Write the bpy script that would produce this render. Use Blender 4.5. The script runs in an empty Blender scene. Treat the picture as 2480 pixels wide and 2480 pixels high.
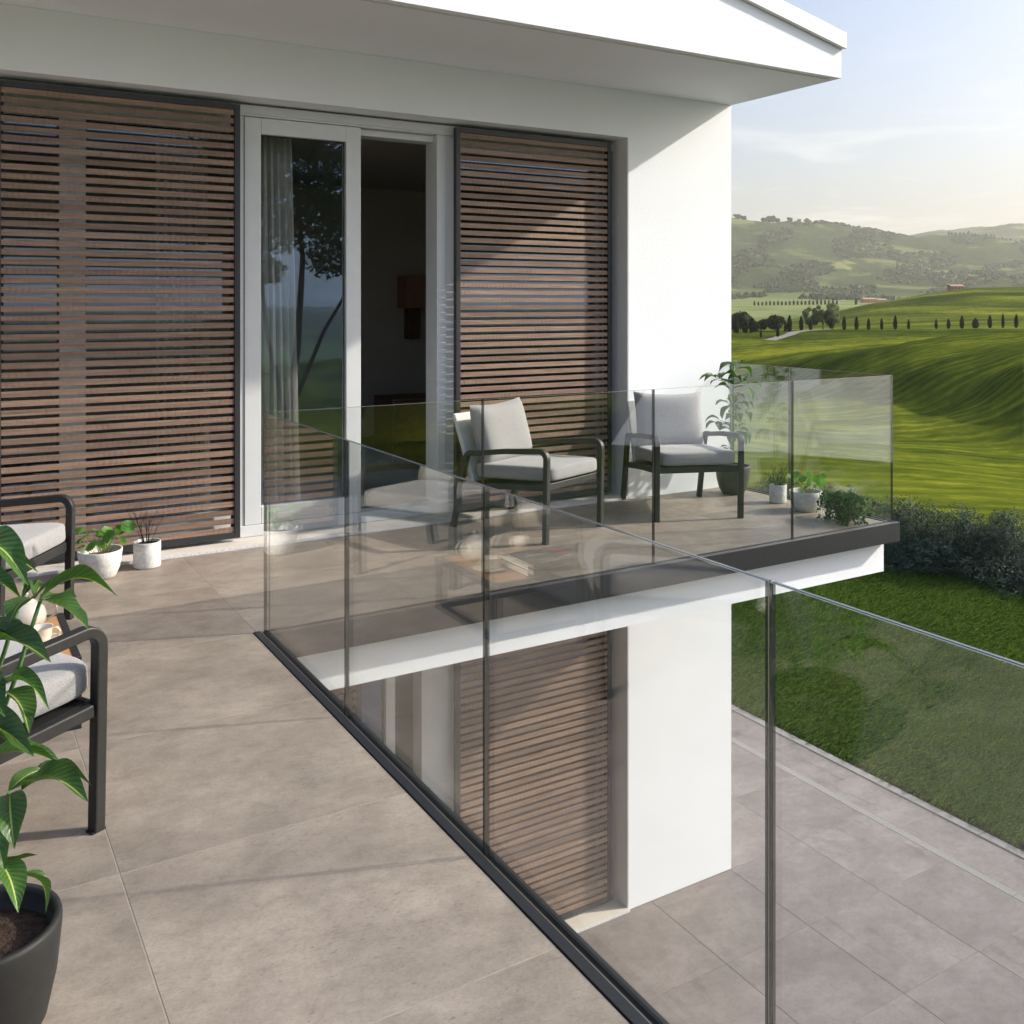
import bpy, bmesh, math, random
import numpy as np
from mathutils import Vector, Matrix, noise
R = math.radians
C = bpy.context.scene.collection
sc = bpy.context.scene
rnd = random.Random(7)
ORD = ['first', 'second', 'third', 'fourth', 'fifth', 'sixth', 'seventh', 'eighth', 'ninth', 'tenth', 'eleventh', 'twelfth', 'thirteenth', 'fourteenth', 'fifteenth', 'sixteenth', 'seventeenth', 'eighteenth', 'nineteenth', 'twentieth', 'twenty first', 'twenty second', 'twenty third', 'twenty fourth']

# ------------------------------------------------------------------ camera
H = 1.6
YAW = math.atan(1403 / 2348.0)          # camera turned right of the facade normal
FPX, HV, CX = 2348.0, 731.0, 1240.0
cam_d = bpy.data.cameras.new('camera'); cam = bpy.data.objects.new('camera', cam_d); C.objects.link(cam)
cam.location = (0, 0, H); cam.rotation_euler = (R(90), 0, -YAW)
cam_d.sensor_width = 36; cam_d.lens = 36 * FPX / 2480
cam_d.shift_y = -(1240 - HV) / 2480
cam_d.clip_start = .05; cam_d.clip_end = 20000
sc.camera = cam

# ------------------------------------------------------------------ sky, sun, exposure
SUN = Vector((2.75, -1.0, 1.63)).normalized()     # towards the sun
EL = math.asin(SUN.z); AZ = math.atan2(SUN.x, SUN.y)
w = bpy.data.worlds.new('World'); sc.world = w; w.use_nodes = True
nt = w.node_tree; nt.nodes.clear()
def N(t, typ, **k):
    n = t.nodes.new(typ)
    for a, b in k.items():
        if a.startswith('i_'): n.inputs[int(a[2:])].default_value = b
        else: setattr(n, a, b)
    return n
sky = N(nt, 'ShaderNodeTexSky', sky_type='NISHITA'); sky.sun_disc = False
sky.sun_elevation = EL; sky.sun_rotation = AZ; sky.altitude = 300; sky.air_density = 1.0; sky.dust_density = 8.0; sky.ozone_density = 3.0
tc = N(nt, 'ShaderNodeTexCoord'); sp = N(nt, 'ShaderNodeSeparateXYZ'); nt.links.new(tc.outputs['Generated'], sp.inputs[0])
mp = N(nt, 'ShaderNodeMapping'); mp.inputs['Scale'].default_value = (7, 7, 34); nt.links.new(tc.outputs['Generated'], mp.inputs[0])
cn = N(nt, 'ShaderNodeTexNoise'); cn.inputs['Scale'].default_value = 1.0; cn.inputs['Detail'].default_value = 7; cn.inputs['Roughness'].default_value = .6
cn.inputs['Distortion'].default_value = .5
nt.links.new(mp.outputs[0], cn.inputs[0])
cr = N(nt, 'ShaderNodeMapRange', i_1=.50, i_2=.66); nt.links.new(cn.outputs[0], cr.inputs[0])
band = N(nt, 'ShaderNodeMapRange', i_1=.26, i_2=.06); nt.links.new(sp.outputs[2], band.inputs[0])
mu = N(nt, 'ShaderNodeMath', operation='MULTIPLY'); nt.links.new(cr.outputs[0], mu.inputs[0]); nt.links.new(band.outputs[0], mu.inputs[1])
mu2 = N(nt, 'ShaderNodeMath', operation='MULTIPLY', i_1=.32); nt.links.new(mu.outputs[0], mu2.inputs[0])
# thin high haze all over the sky, cream at the horizon, blue towards the zenith
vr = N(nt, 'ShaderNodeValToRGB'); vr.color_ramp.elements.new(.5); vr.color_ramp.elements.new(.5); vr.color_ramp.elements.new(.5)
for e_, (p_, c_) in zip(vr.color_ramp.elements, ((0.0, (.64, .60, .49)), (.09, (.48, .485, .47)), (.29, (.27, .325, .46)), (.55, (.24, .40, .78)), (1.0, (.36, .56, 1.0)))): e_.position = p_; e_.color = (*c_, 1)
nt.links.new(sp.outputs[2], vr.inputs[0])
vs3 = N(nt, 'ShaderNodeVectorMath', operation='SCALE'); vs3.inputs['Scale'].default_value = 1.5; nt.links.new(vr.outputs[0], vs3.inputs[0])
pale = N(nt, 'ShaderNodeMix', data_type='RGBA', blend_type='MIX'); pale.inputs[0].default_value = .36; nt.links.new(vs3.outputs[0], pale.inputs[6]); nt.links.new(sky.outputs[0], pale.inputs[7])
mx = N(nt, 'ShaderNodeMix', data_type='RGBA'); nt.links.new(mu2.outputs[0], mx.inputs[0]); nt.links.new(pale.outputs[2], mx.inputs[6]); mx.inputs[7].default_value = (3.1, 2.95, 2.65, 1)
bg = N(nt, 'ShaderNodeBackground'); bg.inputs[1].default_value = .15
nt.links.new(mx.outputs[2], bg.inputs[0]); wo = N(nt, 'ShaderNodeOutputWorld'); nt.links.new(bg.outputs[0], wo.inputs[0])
sd = bpy.data.lights.new('sun', 'SUN'); sd.energy = 2.0; sd.angle = R(1.1); sd.color = (1.0, .93, .81)
so = bpy.data.objects.new('sun', sd); C.objects.link(so); so.rotation_euler = SUN.to_track_quat('Z', 'Y').to_euler(); so.location = (30, -12, 25)
vs = sc.view_settings; sc.display_settings.display_device = 'sRGB'
vs.view_transform = 'Standard'; vs.look = 'None'; vs.gamma = 1; vs.exposure = 1.68; vs.use_curve_mapping = False
cy = sc.cycles
cy.max_bounces = 9; cy.diffuse_bounces = 6; cy.glossy_bounces = 4; cy.transmission_bounces = 6; cy.transparent_max_bounces = 40; cy.volume_bounces = 1
cy.caustics_reflective = False; cy.caustics_refractive = False; cy.use_denoising = True; cy.sample_clamp_indirect = 6

# ------------------------------------------------------------------ materials
MATS = {}
def mat(name):
    m = bpy.data.materials.new(name); m.use_nodes = True; t = m.node_tree; t.nodes.clear()
    b = N(t, 'ShaderNodeBsdfPrincipled'); o = N(t, 'ShaderNodeOutputMaterial'); t.links.new(b.outputs[0], o.inputs[0])
    MATS[name] = m
    return m, t, b, o
def ramp(t, src, stops):
    r = N(t, 'ShaderNodeValToRGB'); e = r.color_ramp.elements
    while len(e) < len(stops): e.new(.5)
    for i, (p, c) in enumerate(stops): e[i].position = p; e[i].color = (*c, 1)
    t.links.new(src, r.inputs[0]); return r.outputs[0]
def noi(t, vec, scale, detail=4, rough=.55, dist=0.0):
    n = N(t, 'ShaderNodeTexNoise'); n.inputs['Scale'].default_value = scale; n.inputs['Detail'].default_value = detail
    n.inputs['Roughness'].default_value = rough; n.inputs['Distortion'].default_value = dist
    if vec is not None: t.links.new(vec, n.inputs[0])
    return n.outputs[0]
def mapping(t, vec, scale=(1, 1, 1), rot=(0, 0, 0)):
    m = N(t, 'ShaderNodeMapping'); m.inputs['Scale'].default_value = scale; m.inputs['Rotation'].default_value = rot
    t.links.new(vec, m.inputs[0]); return m.outputs[0]
def objc(t, seed=True, gen='Object'):
    c = N(t, 'ShaderNodeTexCoord').outputs[gen]
    if not seed: return c
    oi = N(t, 'ShaderNodeObjectInfo'); s = N(t, 'ShaderNodeVectorMath', operation='SCALE'); s.inputs['Scale'].default_value = 57.3
    cb = N(t, 'ShaderNodeCombineXYZ')
    t.links.new(oi.outputs['Random'], cb.inputs[0]); t.links.new(oi.outputs['Random'], cb.inputs[1])
    t.links.new(cb.outputs[0], s.inputs[0]); a = N(t, 'ShaderNodeVectorMath', operation='ADD'); t.links.new(c, a.inputs[0]); t.links.new(s.outputs[0], a.inputs[1])
    return a.outputs[0]
def bump(t, b, src, strength, dist):
    n = N(t, 'ShaderNodeBump'); n.inputs['Strength'].default_value = strength; n.inputs['Distance'].default_value = dist
    t.links.new(src, n.inputs['Height']); t.links.new(n.outputs[0], b.inputs['Normal'])
def mixc(t, fac, a, b, blend='MIX'):
    m = N(t, 'ShaderNodeMix', data_type='RGBA', blend_type=blend)
    for k, v in ((0, fac), (6, a), (7, b)):
        if isinstance(v, (int, float)): m.inputs[k].default_value = v
        elif isinstance(v, tuple): m.inputs[k].default_value = (*v, 1)
        else: t.links.new(v, m.inputs[k])
    return m.outputs[2]

def m_tile(name, c0, c1, c2, vein=0.0):
    m, t, b, o = mat(name); v = objc(t)
    big = noi(t, mapping(t, v, (1, 1.25, 1), (0, 0, .3)), 2.2, 9, .68, .12)
    col = ramp(t, big, [(.3, c0), (.5, c1), (.68, c2)])
    fine = noi(t, mapping(t, v, (1, 1.7, 1), (0, 0, .4)), 75, 8, .85); fr = ramp(t, fine, [(.30, (.60, .59, .58)), (.48, (1, 1, 1)), (.70, (1.16, 1.16, 1.16))])
    col = mixc(t, 1.0, col, fr, 'MULTIPLY')
    sp1 = noi(t, mapping(t, v, (1, 2.6, 1)), 34, 4, .65); m1 = N(t, 'ShaderNodeMapRange', i_1=.60, i_2=.68, i_3=0, i_4=.8); t.links.new(sp1, m1.inputs[0])
    gate = noi(t, v, 1.7, 2, .5); g = N(t, 'ShaderNodeMapRange', i_1=.45, i_2=.62); t.links.new(gate, g.inputs[0])
    mm = N(t, 'ShaderNodeMath', operation='MULTIPLY'); t.links.new(m1.outputs[0], mm.inputs[0]); t.links.new(g.outputs[0], mm.inputs[1])
    mid = noi(t, mapping(t, v, (1, 1.4, 1), (0, 0, .3)), 11, 8, .78, .2); col = mixc(t, 1.0, col, ramp(t, mid, [(.32, (.80, .79, .78)), (.5, (1, 1, 1)), (.68, (1.12, 1.12, 1.12))]), 'MULTIPLY')
    col = mixc(t, mm.outputs[0], col, tuple(x * .45 for x in c0))
    if vein:
        wv = N(t, 'ShaderNodeTexWave', wave_type='BANDS'); wv.inputs['Scale'].default_value = 1.1; wv.inputs['Distortion'].default_value = 9; wv.inputs['Detail'].default_value = 5; wv.inputs['Detail Scale'].default_value = 1.6
        wv.inputs['Detail Roughness'].default_value = .68
        t.links.new(mapping(t, v, (1.2, .45, 1)), wv.inputs[0]); vr = N(t, 'ShaderNodeMapRange', i_1=.0, i_2=.16, i_3=vein, i_4=0); t.links.new(wv.outputs[1], vr.inputs[0])
        oi = N(t, 'ShaderNodeObjectInfo'); gt = N(t, 'ShaderNodeMath', operation='GREATER_THAN', i_1=.55); t.links.new(oi.outputs['Random'], gt.inputs[0])
        v2 = N(t, 'ShaderNodeMath', operation='MULTIPLY'); t.links.new(vr.outputs[0], v2.inputs[0]); t.links.new(gt.outputs[0], v2.inputs[1])
        v3 = N(t, 'ShaderNodeMath', operation='MULTIPLY'); t.links.new(v2.outputs[0], v3.inputs[0]); t.links.new(g.outputs[0], v3.inputs[1])
        col = mixc(t, v3.outputs[0], col, tuple(x * .55 for x in c0))
    # small tone difference from tile to tile
    oi = N(t, 'ShaderNodeObjectInfo'); tr = N(t, 'ShaderNodeMapRange', i_3=.93, i_4=1.06); t.links.new(oi.outputs['Random'], tr.inputs[0])
    col = mixc(t, 1.0, col, tr.outputs[0], 'MULTIPLY')
    t.links.new(col, b.inputs['Base Color']); rr = N(t, 'ShaderNodeMapRange', i_3=.38, i_4=.6); t.links.new(fine, rr.inputs[0]); t.links.new(rr.outputs[0], b.inputs['Roughness'])
    bump(t, b, fine, .12, .002); b.inputs['Specular IOR Level'].default_value = .35
    return m
M_TILE = m_tile('porcelain_tile', (.188, .158, .130), (.262, .221, .184), (.338, .288, .240))
M_TILE2 = m_tile('terrace_tile', (.150, .130, .121), (.19, .167, .156), (.24, .213, .202), .5)

def simple(name, col, rough=.5, metal=0.0, spec=.5, nscale=None, namt=.0, bscale=None, bs=.1, bd=.002, seed=True):
    m, t, b, o = mat(name); b.inputs['Roughness'].default_value = rough; b.inputs['Metallic'].default_value = metal; b.inputs['Specular IOR Level'].default_value = spec
    v = objc(t, seed)
    if nscale:
        n = noi(t, v, nscale, 5, .6); c = ramp(t, n, [(.3, tuple(x * (1 - namt) for x in col)), (.7, tuple(x * (1 + namt) for x in col))]); t.links.new(c, b.inputs['Base Color'])
    else: b.inputs['Base Color'].default_value = (*col, 1)
    if bscale: bump(t, b, noi(t, v, bscale, 4, .6), bs, bd)
    return m
M_PLASTER = simple('white_render', (.80, .83, .865), .9, 0, .2, 1.2, .02, 60, .32, .004, seed=False)
M_ROOFW = simple('white_metal_trim', (.82, .82, .81), .45, 0, .4, 3, .02)
M_GROUT = simple('grout', (.30, .26, .215), .9, 0, .2, 40, .1)
M_GROUT2 = simple('dark_joint', (.12, .11, .10), .9, 0, .2, 40, .15)
M_ANTH = simple('anthracite_aluminium', (.020, .022, .026), .42, 0, .5, 30, .1, 900, .05, .0003)
M_ANTHP = simple('dark_profile', (.019, .0205, .0235), .38, 0, .45, 30, .1, 700, .06, .0003)
M_RUB = simple('rubber_gasket', (.012, .012, .012), .6)
M_SILV = simple('brushed_seal', (.35, .33, .31), .35, .8, .5)
M_CHAIR = simple('powder_coated_frame', (.021, .0205, .020), .48, 0, .35, 60, .15, 1400, .25, .0004)
M_WHITE = simple('white_pvc', (.60, .62, .63), .42, 0, .4, 8, .03)
M_GREYREV = simple('grey_reveal', (.62, .61, .60), .8, 0, .3, 6, .03, 80, .2, .002)
M_SILL = simple('stone_sill', (.60, .555, .50), .6, 0, .4, 9, .08, 120, .15, .002)
M_SILLE = simple('rough_stone_edge', (.62, .62, .63), .8, 0, .3, 90, .25, 90, .7, .004)
M_ROOM = simple('room_wall', (.42, .40, .37), .9, 0, .2, 3, .05)
M_ROOMF = simple('room_floor', (.16, .13, .10), .5, 0, .3, 5, .15)
M_DKWOOD = simple('dark_brown_wood', (.10, .055, .035), .5, 0, .4, 12, .25)
M_LSHADE = simple('brown_shade', (.30, .16, .11), .8, 0, .2, 40, .1)
M_SLING = simple('pale_sling', (.55, .55, .54), .7, 0, .2, 200, .06, 900, .2, .0006)
M_SOIL = simple('soil', (.045, .028, .020), .95, 0, .2, 60, .6, 90, 1.0, .012)
M_SOILL = simple('dry_soil', (.20, .15, .10), .95, 0, .2, 60, .4, 90, 1.0, .008)
M_DKPOT = simple('charcoal_pot', (.018, .0175, .017), .6, 0, .35, 40, .2, 500, .3, .0008)
M_GRPOT = simple('grey_brown_pot', (.065, .062, .052), .6, 0, .4, 30, .2, 300, .3, .001)
M_CERAM = simple('cream_ceramic', (.62, .56, .47), .16, 0, .6, 300, .05)
M_STEM = simple('green_stem', (.07, .15, .045), .45, 0, .4, 60, .2)
M_YSTEM = simple('yellow_stem', (.42, .40, .06), .5, 0, .3, 60, .2)
M_TWIG = simple('black_twig', (.008, .008, .008), .8, 0, .2)
M_BARK = simple('bark', (.13, .09, .06), .9, 0, .2, 20, .35, 60, .8, .01)
M_COVER = simple('black_book_cover', (.014, .014, .015), .3, 0, .5)
M_CURB = simple('granite_kerb', (.25, .235, .222), .85, 0, .3, 160, .35, 160, .5, .003)
M_STRIP = simple('pitted_stone_strip', (.22, .215, .20), .85, 0, .3, 140, .45, 140, .7, .004)
M_PANT = simple('pantiles', (.33, .22, .16), .8, 0, .3, 20, .2)
M_FARM = simple('farmhouse_wall', (.42, .22, .14), .9, 0, .2, .4, .15)
M_SHUT = simple('dark_window', (.04, .03, .03), .4)

def m_pot():
    m, t, b, o = mat('pale_concrete'); v = objc(t)
    n = noi(t, mapping(t, v, (1, 1, 1.6)), 9, 8, .62, .9); col = ramp(t, n, [(.28, (.40, .40, .39)), (.5, (.62, .62, .60)), (.7, (.74, .74, .72))])
    c2 = noi(t, v, 22, 3, .5, 2.5); mr = N(t, 'ShaderNodeMapRange', i_1=.495, i_2=.51, i_3=.35, i_4=0); t.links.new(c2, mr.inputs[0])
    col = mixc(t, mr.outputs[0], col, (.42, .42, .41)); t.links.new(col, b.inputs['Base Color']); b.inputs['Roughness'].default_value = .85
    bump(t, b, n, .5, .006); return m
M_POT = m_pot()

def m_slat(name='walnut_slat'):
    m, t, b, o = mat(name); v = objc(t)
    g = noi(t, mapping(t, v, (2.2, 30, 95)), 1.6, 6, .7, .5)
    col = ramp(t, g, [(.28, (.105, .064, .044)), (.5, (.205, .132, .094)), (.72, (.36, .245, .18))])
    # cathedral figure patches
    wv = N(t, 'ShaderNodeTexWave', wave_type='RINGS', rings_direction='Y'); wv.inputs['Scale'].default_value = 9; wv.inputs['Distortion'].default_value = 4; wv.inputs['Detail'].default_value = 3
    t.links.new(mapping(t, v, (1.0, 1, 7)), wv.inputs[0]); wr = N(t, 'ShaderNodeMapRange', i_1=0, i_2=.35, i_3=.45, i_4=0); t.links.new(wv.outputs[1], wr.inputs[0])
    gate = noi(t, mapping(t, v, (1.6, 1, 1)), 1.5, 1); gr = N(t, 'ShaderNodeMapRange', i_1=.5, i_2=.6); t.links.new(gate, gr.inputs[0])
    mm = N(t, 'ShaderNodeMath', operation='MULTIPLY'); t.links.new(wr.outputs[0], mm.inputs[0]); t.links.new(gr.outputs[0], mm.inputs[1])
    col = mixc(t, mm.outputs[0], col, (.10, .055, .04))
    tick = noi(t, mapping(t, v, (120, 1, 3)), 1.0, 2, .5); tr = N(t, 'ShaderNodeMapRange', i_1=.60, i_2=.70, i_3=0, i_4=.55); t.links.new(tick, tr.inputs[0])
    col = mixc(t, tr.outputs[0], col, (.085, .05, .038))
    oi = N(t, 'ShaderNodeObjectInfo'); rr = N(t, 'ShaderNodeMapRange', i_3=.72, i_4=1.22); t.links.new(oi.outputs['Random'], rr.inputs[0])
    col = mixc(t, 1.0, col, rr.outputs[0], 'MULTIPLY')
    t.links.new(col, b.inputs['Base Color']); b.inputs['Roughness'].default_value = .6; bump(t, b, g, .25, .001); return m
M_SLAT = m_slat()
def m_oak():
    m, t, b, o = mat('oak_top'); v = objc(t)
    g = noi(t, mapping(t, v, (3, 60, 10)), 1.5, 6, .65, .4); col = ramp(t, g, [(.3, (.33, .165, .075)), (.5, (.45, .24, .115)), (.72, (.56, .33, .17))])
    t.links.new(col, b.inputs['Base Color']); b.inputs['Roughness'].default_value = .45; bump(t, b, g, .1, .0005); return m
M_OAK = m_oak()
def m_fabric():
    m, t, b, o = mat('woven_grey_fabric'); v = objc(t)
    wa = noi(t, mapping(t, v, (1, .35, 1)), 420, 2, .6); wb = noi(t, mapping(t, v, (.35, 1, 1)), 420, 2, .6); mm = N(t, 'ShaderNodeMath', operation='MULTIPLY'); t.links.new(wa, mm.inputs[0]); t.links.new(wb, mm.inputs[1])
    n = noi(t, v, 260, 3, .7); ad = N(t, 'ShaderNodeMath', operation='ADD'); t.links.new(mm.outputs[0], ad.inputs[0]); t.links.new(n, ad.inputs[1])
    col = ramp(t, ad.outputs[0], [(.5, (.18, .178, .185)), (.75, (.27, .266, .268)), (.95, (.33, .326, .324))])
    big = noi(t, v, 5, 3); br = N(t, 'ShaderNodeMapRange', i_3=.93, i_4=1.07); t.links.new(big, br.inputs[0]); col = mixc(t, 1.0, col, br.outputs[0], 'MULTIPLY')
    t.links.new(col, b.inputs['Base Color']); b.inputs['Roughness'].default_value = .95; b.inputs['Specular IOR Level'].default_value = .15
    b.inputs['Sheen Weight'].default_value = .25; bump(t, b, ad.outputs[0], .5, .0012); return m
M_FAB = m_fabric()
def m_curtain():
    m, t, b, o = mat('sheer_curtain'); v = objc(t)
    b.inputs['Base Color'].default_value = (.86, .84, .80, 1); b.inputs['Roughness'].default_value = .9
    tr = N(t, 'ShaderNodeBsdfTranslucent'); tr.inputs[0].default_value = (.7, .68, .65, 1); ms = N(t, 'ShaderNodeMixShader', i_0=.35)
    t.links.new(b.outputs[0], ms.inputs[1]); t.links.new(tr.outputs[0], ms.inputs[2]); t.links.new(ms.outputs[0], o.inputs[0]); return m
M_CURT = m_curtain()

def m_glass(name, tint, boost=1.0, mirror_tint=(1, 1, 1)):
    """one face of a clear sheet: Fresnel mirror over straight transmission; a slab has two such faces"""
    m, t, b, o = mat(name); t.nodes.remove(b)
    ge = N(t, 'ShaderNodeNewGeometry'); io = N(t, 'ShaderNodeMapRange', i_3=1.52, i_4=1 / 1.52); t.links.new(ge.outputs['Backfacing'], io.inputs[0])
    fr = N(t, 'ShaderNodeFresnel'); t.links.new(io.outputs[0], fr.inputs[0])
    ml = N(t, 'ShaderNodeMath', operation='MULTIPLY', i_1=boost, use_clamp=True); t.links.new(fr.outputs[0], ml.inputs[0])
    tb = N(t, 'ShaderNodeBsdfTransparent'); tb.inputs[0].default_value = (*tint, 1)
    gl = N(t, 'ShaderNodeBsdfGlossy'); gl.inputs['Roughness'].default_value = 0.0; gl.inputs[0].default_value = (*mirror_tint, 1)
    ms = N(t, 'ShaderNodeMixShader'); t.links.new(ml.outputs[0], ms.inputs[0]); t.links.new(tb.outputs[0], ms.inputs[1]); t.links.new(gl.outputs[0], ms.inputs[2])
    t.links.new(ms.outputs[0], o.inputs[0]); return m
M_GLASS = m_glass('clear_glass', (.978, .988, .983), 1.45)
M_GLASS2 = m_glass('clear_glass_far', (.985, .993, .988), 1.1)
M_WGLASS = m_glass('window_glass', (.93, .95, .945), 3.0, (.42, .62, 1.0))  # blue mirror colour stands in for deep blue sky reflected in the panes
M_EDGE = simple('polished_glass_edge', (.16, .20, .22), .12, .55, .6)
M_EDGED = simple('dark_glass_edge', (.015, .018, .018), .15, 0, .6)
def half_clear(m_, f_):
    t = m_.node_tree; o = [n for n in t.nodes if n.type == 'OUTPUT_MATERIAL'][0]; b = [n for n in t.nodes if n.type == 'BSDF_PRINCIPLED'][0]
    tb = N(t, 'ShaderNodeBsdfTransparent'); ms = N(t, 'ShaderNodeMixShader', i_0=f_); t.links.new(b.outputs[0], ms.inputs[1]); t.links.new(tb.outputs[0], ms.inputs[2]); t.links.new(ms.outputs[0], o.inputs[0])
half_clear(M_EDGED, .2); half_clear(M_EDGE, .15)
def m_teapot():
    m, t, b, o = mat('milky_glass'); b.inputs['Base Color'].default_value = (.72, .66, .58, 1); b.inputs['Roughness'].default_value = .1
    b.inputs['Transmission Weight'].default_value = 0.35; b.inputs['Coat Weight'].default_value = .5; b.inputs['Subsurface Weight'].default_value = .1
    return m
M_TEA = m_teapot()
def m_page():
    m, t, b, o = mat('book_pages'); v = objc(t)
    n = noi(t, mapping(t, v, (1, 1, 60)), 14, 2); col = ramp(t, n, [(.3, (.62, .56, .5)), (.6, (.8, .75, .68))]); t.links.new(col, b.inputs['Base Color']); b.inputs['Roughness'].default_value = .8; return m
M_PAGE = m_page()
def m_print():
    m, t, b, o = mat('book_print'); v = objc(t)
    n = noi(t, mapping(t, v, (5, 22, 1)), 1.3, 5, .6); r1 = N(t, 'ShaderNodeMapRange', i_1=.56, i_2=.62, i_3=0, i_4=.8); t.links.new(n, r1.inputs[0])
    col = mixc(t, r1.outputs[0], (.016, .016, .017), (.6, .6, .6)); t.links.new(col, b.inputs['Base Color']); b.inputs['Roughness'].default_value = .3; return m
M_PRINT = m_print()
M_RED = simple('red_print', (.45, .03, .03), .4); M_LET = simple('white_print', (.6, .6, .6), .4)

def m_leaf(name, dark, light, rib, gloss=.35, ribw=.05, veins=9, transl=.25):
    m, t, b, o = mat(name); uv = N(t, 'ShaderNodeTexCoord').outputs['UV']; s = N(t, 'ShaderNodeSeparateXYZ'); t.links.new(uv, s.inputs[0])
    x = N(t, 'ShaderNodeMath', operation='SUBTRACT', i_1=.5); t.links.new(s.outputs[0], x.inputs[0]); ax = N(t, 'ShaderNodeMath', operation='ABSOLUTE'); t.links.new(x.outputs[0], ax.inputs[0])
    sh = N(t, 'ShaderNodeMath', operation='MULTIPLY', i_1=-.5); t.links.new(ax.outputs[0], sh.inputs[0]); vv = N(t, 'ShaderNodeMath', operation='ADD'); t.links.new(s.outputs[1], vv.inputs[0]); t.links.new(sh.outputs[0], vv.inputs[1])
    sc_ = N(t, 'ShaderNodeMath', operation='MULTIPLY', i_1=veins * 6.283); t.links.new(vv.outputs[0], sc_.inputs[0]); sn = N(t, 'ShaderNodeMath', operation='SINE'); t.links.new(sc_.outputs[0], sn.inputs[0])
    vr = N(t, 'ShaderNodeMapRange', i_1=-1, i_2=1); t.links.new(sn.outputs[0], vr.inputs[0])
    n = noi(t, objc(t), 22, 4, .6); nn = N(t, 'ShaderNodeMath', operation='MULTIPLY'); t.links.new(vr.outputs[0], nn.inputs[0]); t.links.new(n, nn.inputs[1])
    col = ramp(t, nn.outputs[0], [(.0, tuple(d * .6 + l * .4 for d, l in zip(dark, light))), (.75, light)])
    rb = N(t, 'ShaderNodeMapRange', i_1=ribw * .55, i_2=ribw, i_3=1, i_4=0); t.links.new(ax.outputs[0], rb.inputs[0]); col = mixc(t, rb.outputs[0], col, rib)
    oi = N(t, 'ShaderNodeObjectInfo'); rr = N(t, 'ShaderNodeMapRange', i_3=.8, i_4=1.2); t.links.new(oi.outputs['Random'], rr.inputs[0]); col = mixc(t, 1.0, col, rr.outputs[0], 'MULTIPLY')
    t.links.new(col, b.inputs['Base Color']); b.inputs['Roughness'].default_value = gloss; bump(t, b, vr.outputs[0], .35, .0015)
    tr = N(t, 'ShaderNodeBsdfTranslucent'); t.links.new(mixc(t, 1.0, col, (1.3, 1.5, .6), 'MULTIPLY'), tr.inputs[0]); ms = N(t, 'ShaderNodeMixShader', i_0=transl)
    t.links.new(b.outputs[0], ms.inputs[1]); t.links.new(tr.outputs[0], ms.inputs[2]); t.links.new(ms.outputs[0], o.inputs[0]); return m
M_LEAF = m_leaf('glossy_leaf', (.018, .052, .012), (.070, .150, .030), (.36, .41, .09), ribw=.035, veins=11)
M_LOTUS = m_leaf('round_leaf', (.035, .12, .03), (.14, .30, .06), (.13, .27, .08), .4, .02, 4, .35)

def m_foliage(name, c0, c1, c2, scale=3.0, transl=.3, spec=.08):
    m, t, b, o = mat(name); v = objc(t); n = noi(t, v, scale, 5, .7); col = ramp(t, n, [(.3, c0), (.5, c1), (.7, c2)])
    t.links.new(col, b.inputs['Base Color']); b.inputs['Roughness'].default_value = .6; b.inputs['Specular IOR Level'].default_value = spec
    tr = N(t, 'ShaderNodeBsdfTranslucent'); t.links.new(col, tr.inputs[0]); ms = N(t, 'ShaderNodeMixShader', i_0=transl)
    t.links.new(b.outputs[0], ms.inputs[1]); t.links.new(tr.outputs[0], ms.inputs[2]); t.links.new(ms.outputs[0], o.inputs[0]); return m
M_SHRUB = m_foliage('silvery_shrub_leaves', (.009, .022, .012), (.028, .052, .032), (.15, .20, .16), 5, .2, .3)
M_IVY = m_foliage('ivy_leaves', (.015, .045, .012), (.04, .10, .03), (.10, .18, .06), 30)
M_CYP = m_foliage('cypress_foliage', (.012, .018, .008), (.02, .03, .012), (.035, .045, .018), 1.2, .1)
M_TREE = m_foliage('tree_foliage', (.018, .03, .010), (.035, .05, .016), (.06, .08, .03), .8, .15)
M_PALE = m_foliage('pale_tree_foliage', (.13, .16, .06), (.20, .24, .09), (.30, .33, .15), .6, .45)
M_RTREE = m_foliage('garden_tree_foliage', (.018, .04, .012), (.04, .075, .02), (.09, .14, .05), 2, .2)
M_GRASS = m_foliage('grass_blades', (.026, .056, .010), (.075, .145, .024), (.27, .33, .06), 38, .35)
M_LAWN = simple('lawn_soil', (.028, .060, .018), .95, 0, .1, 3, .3, 60, .8, .02)

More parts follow.
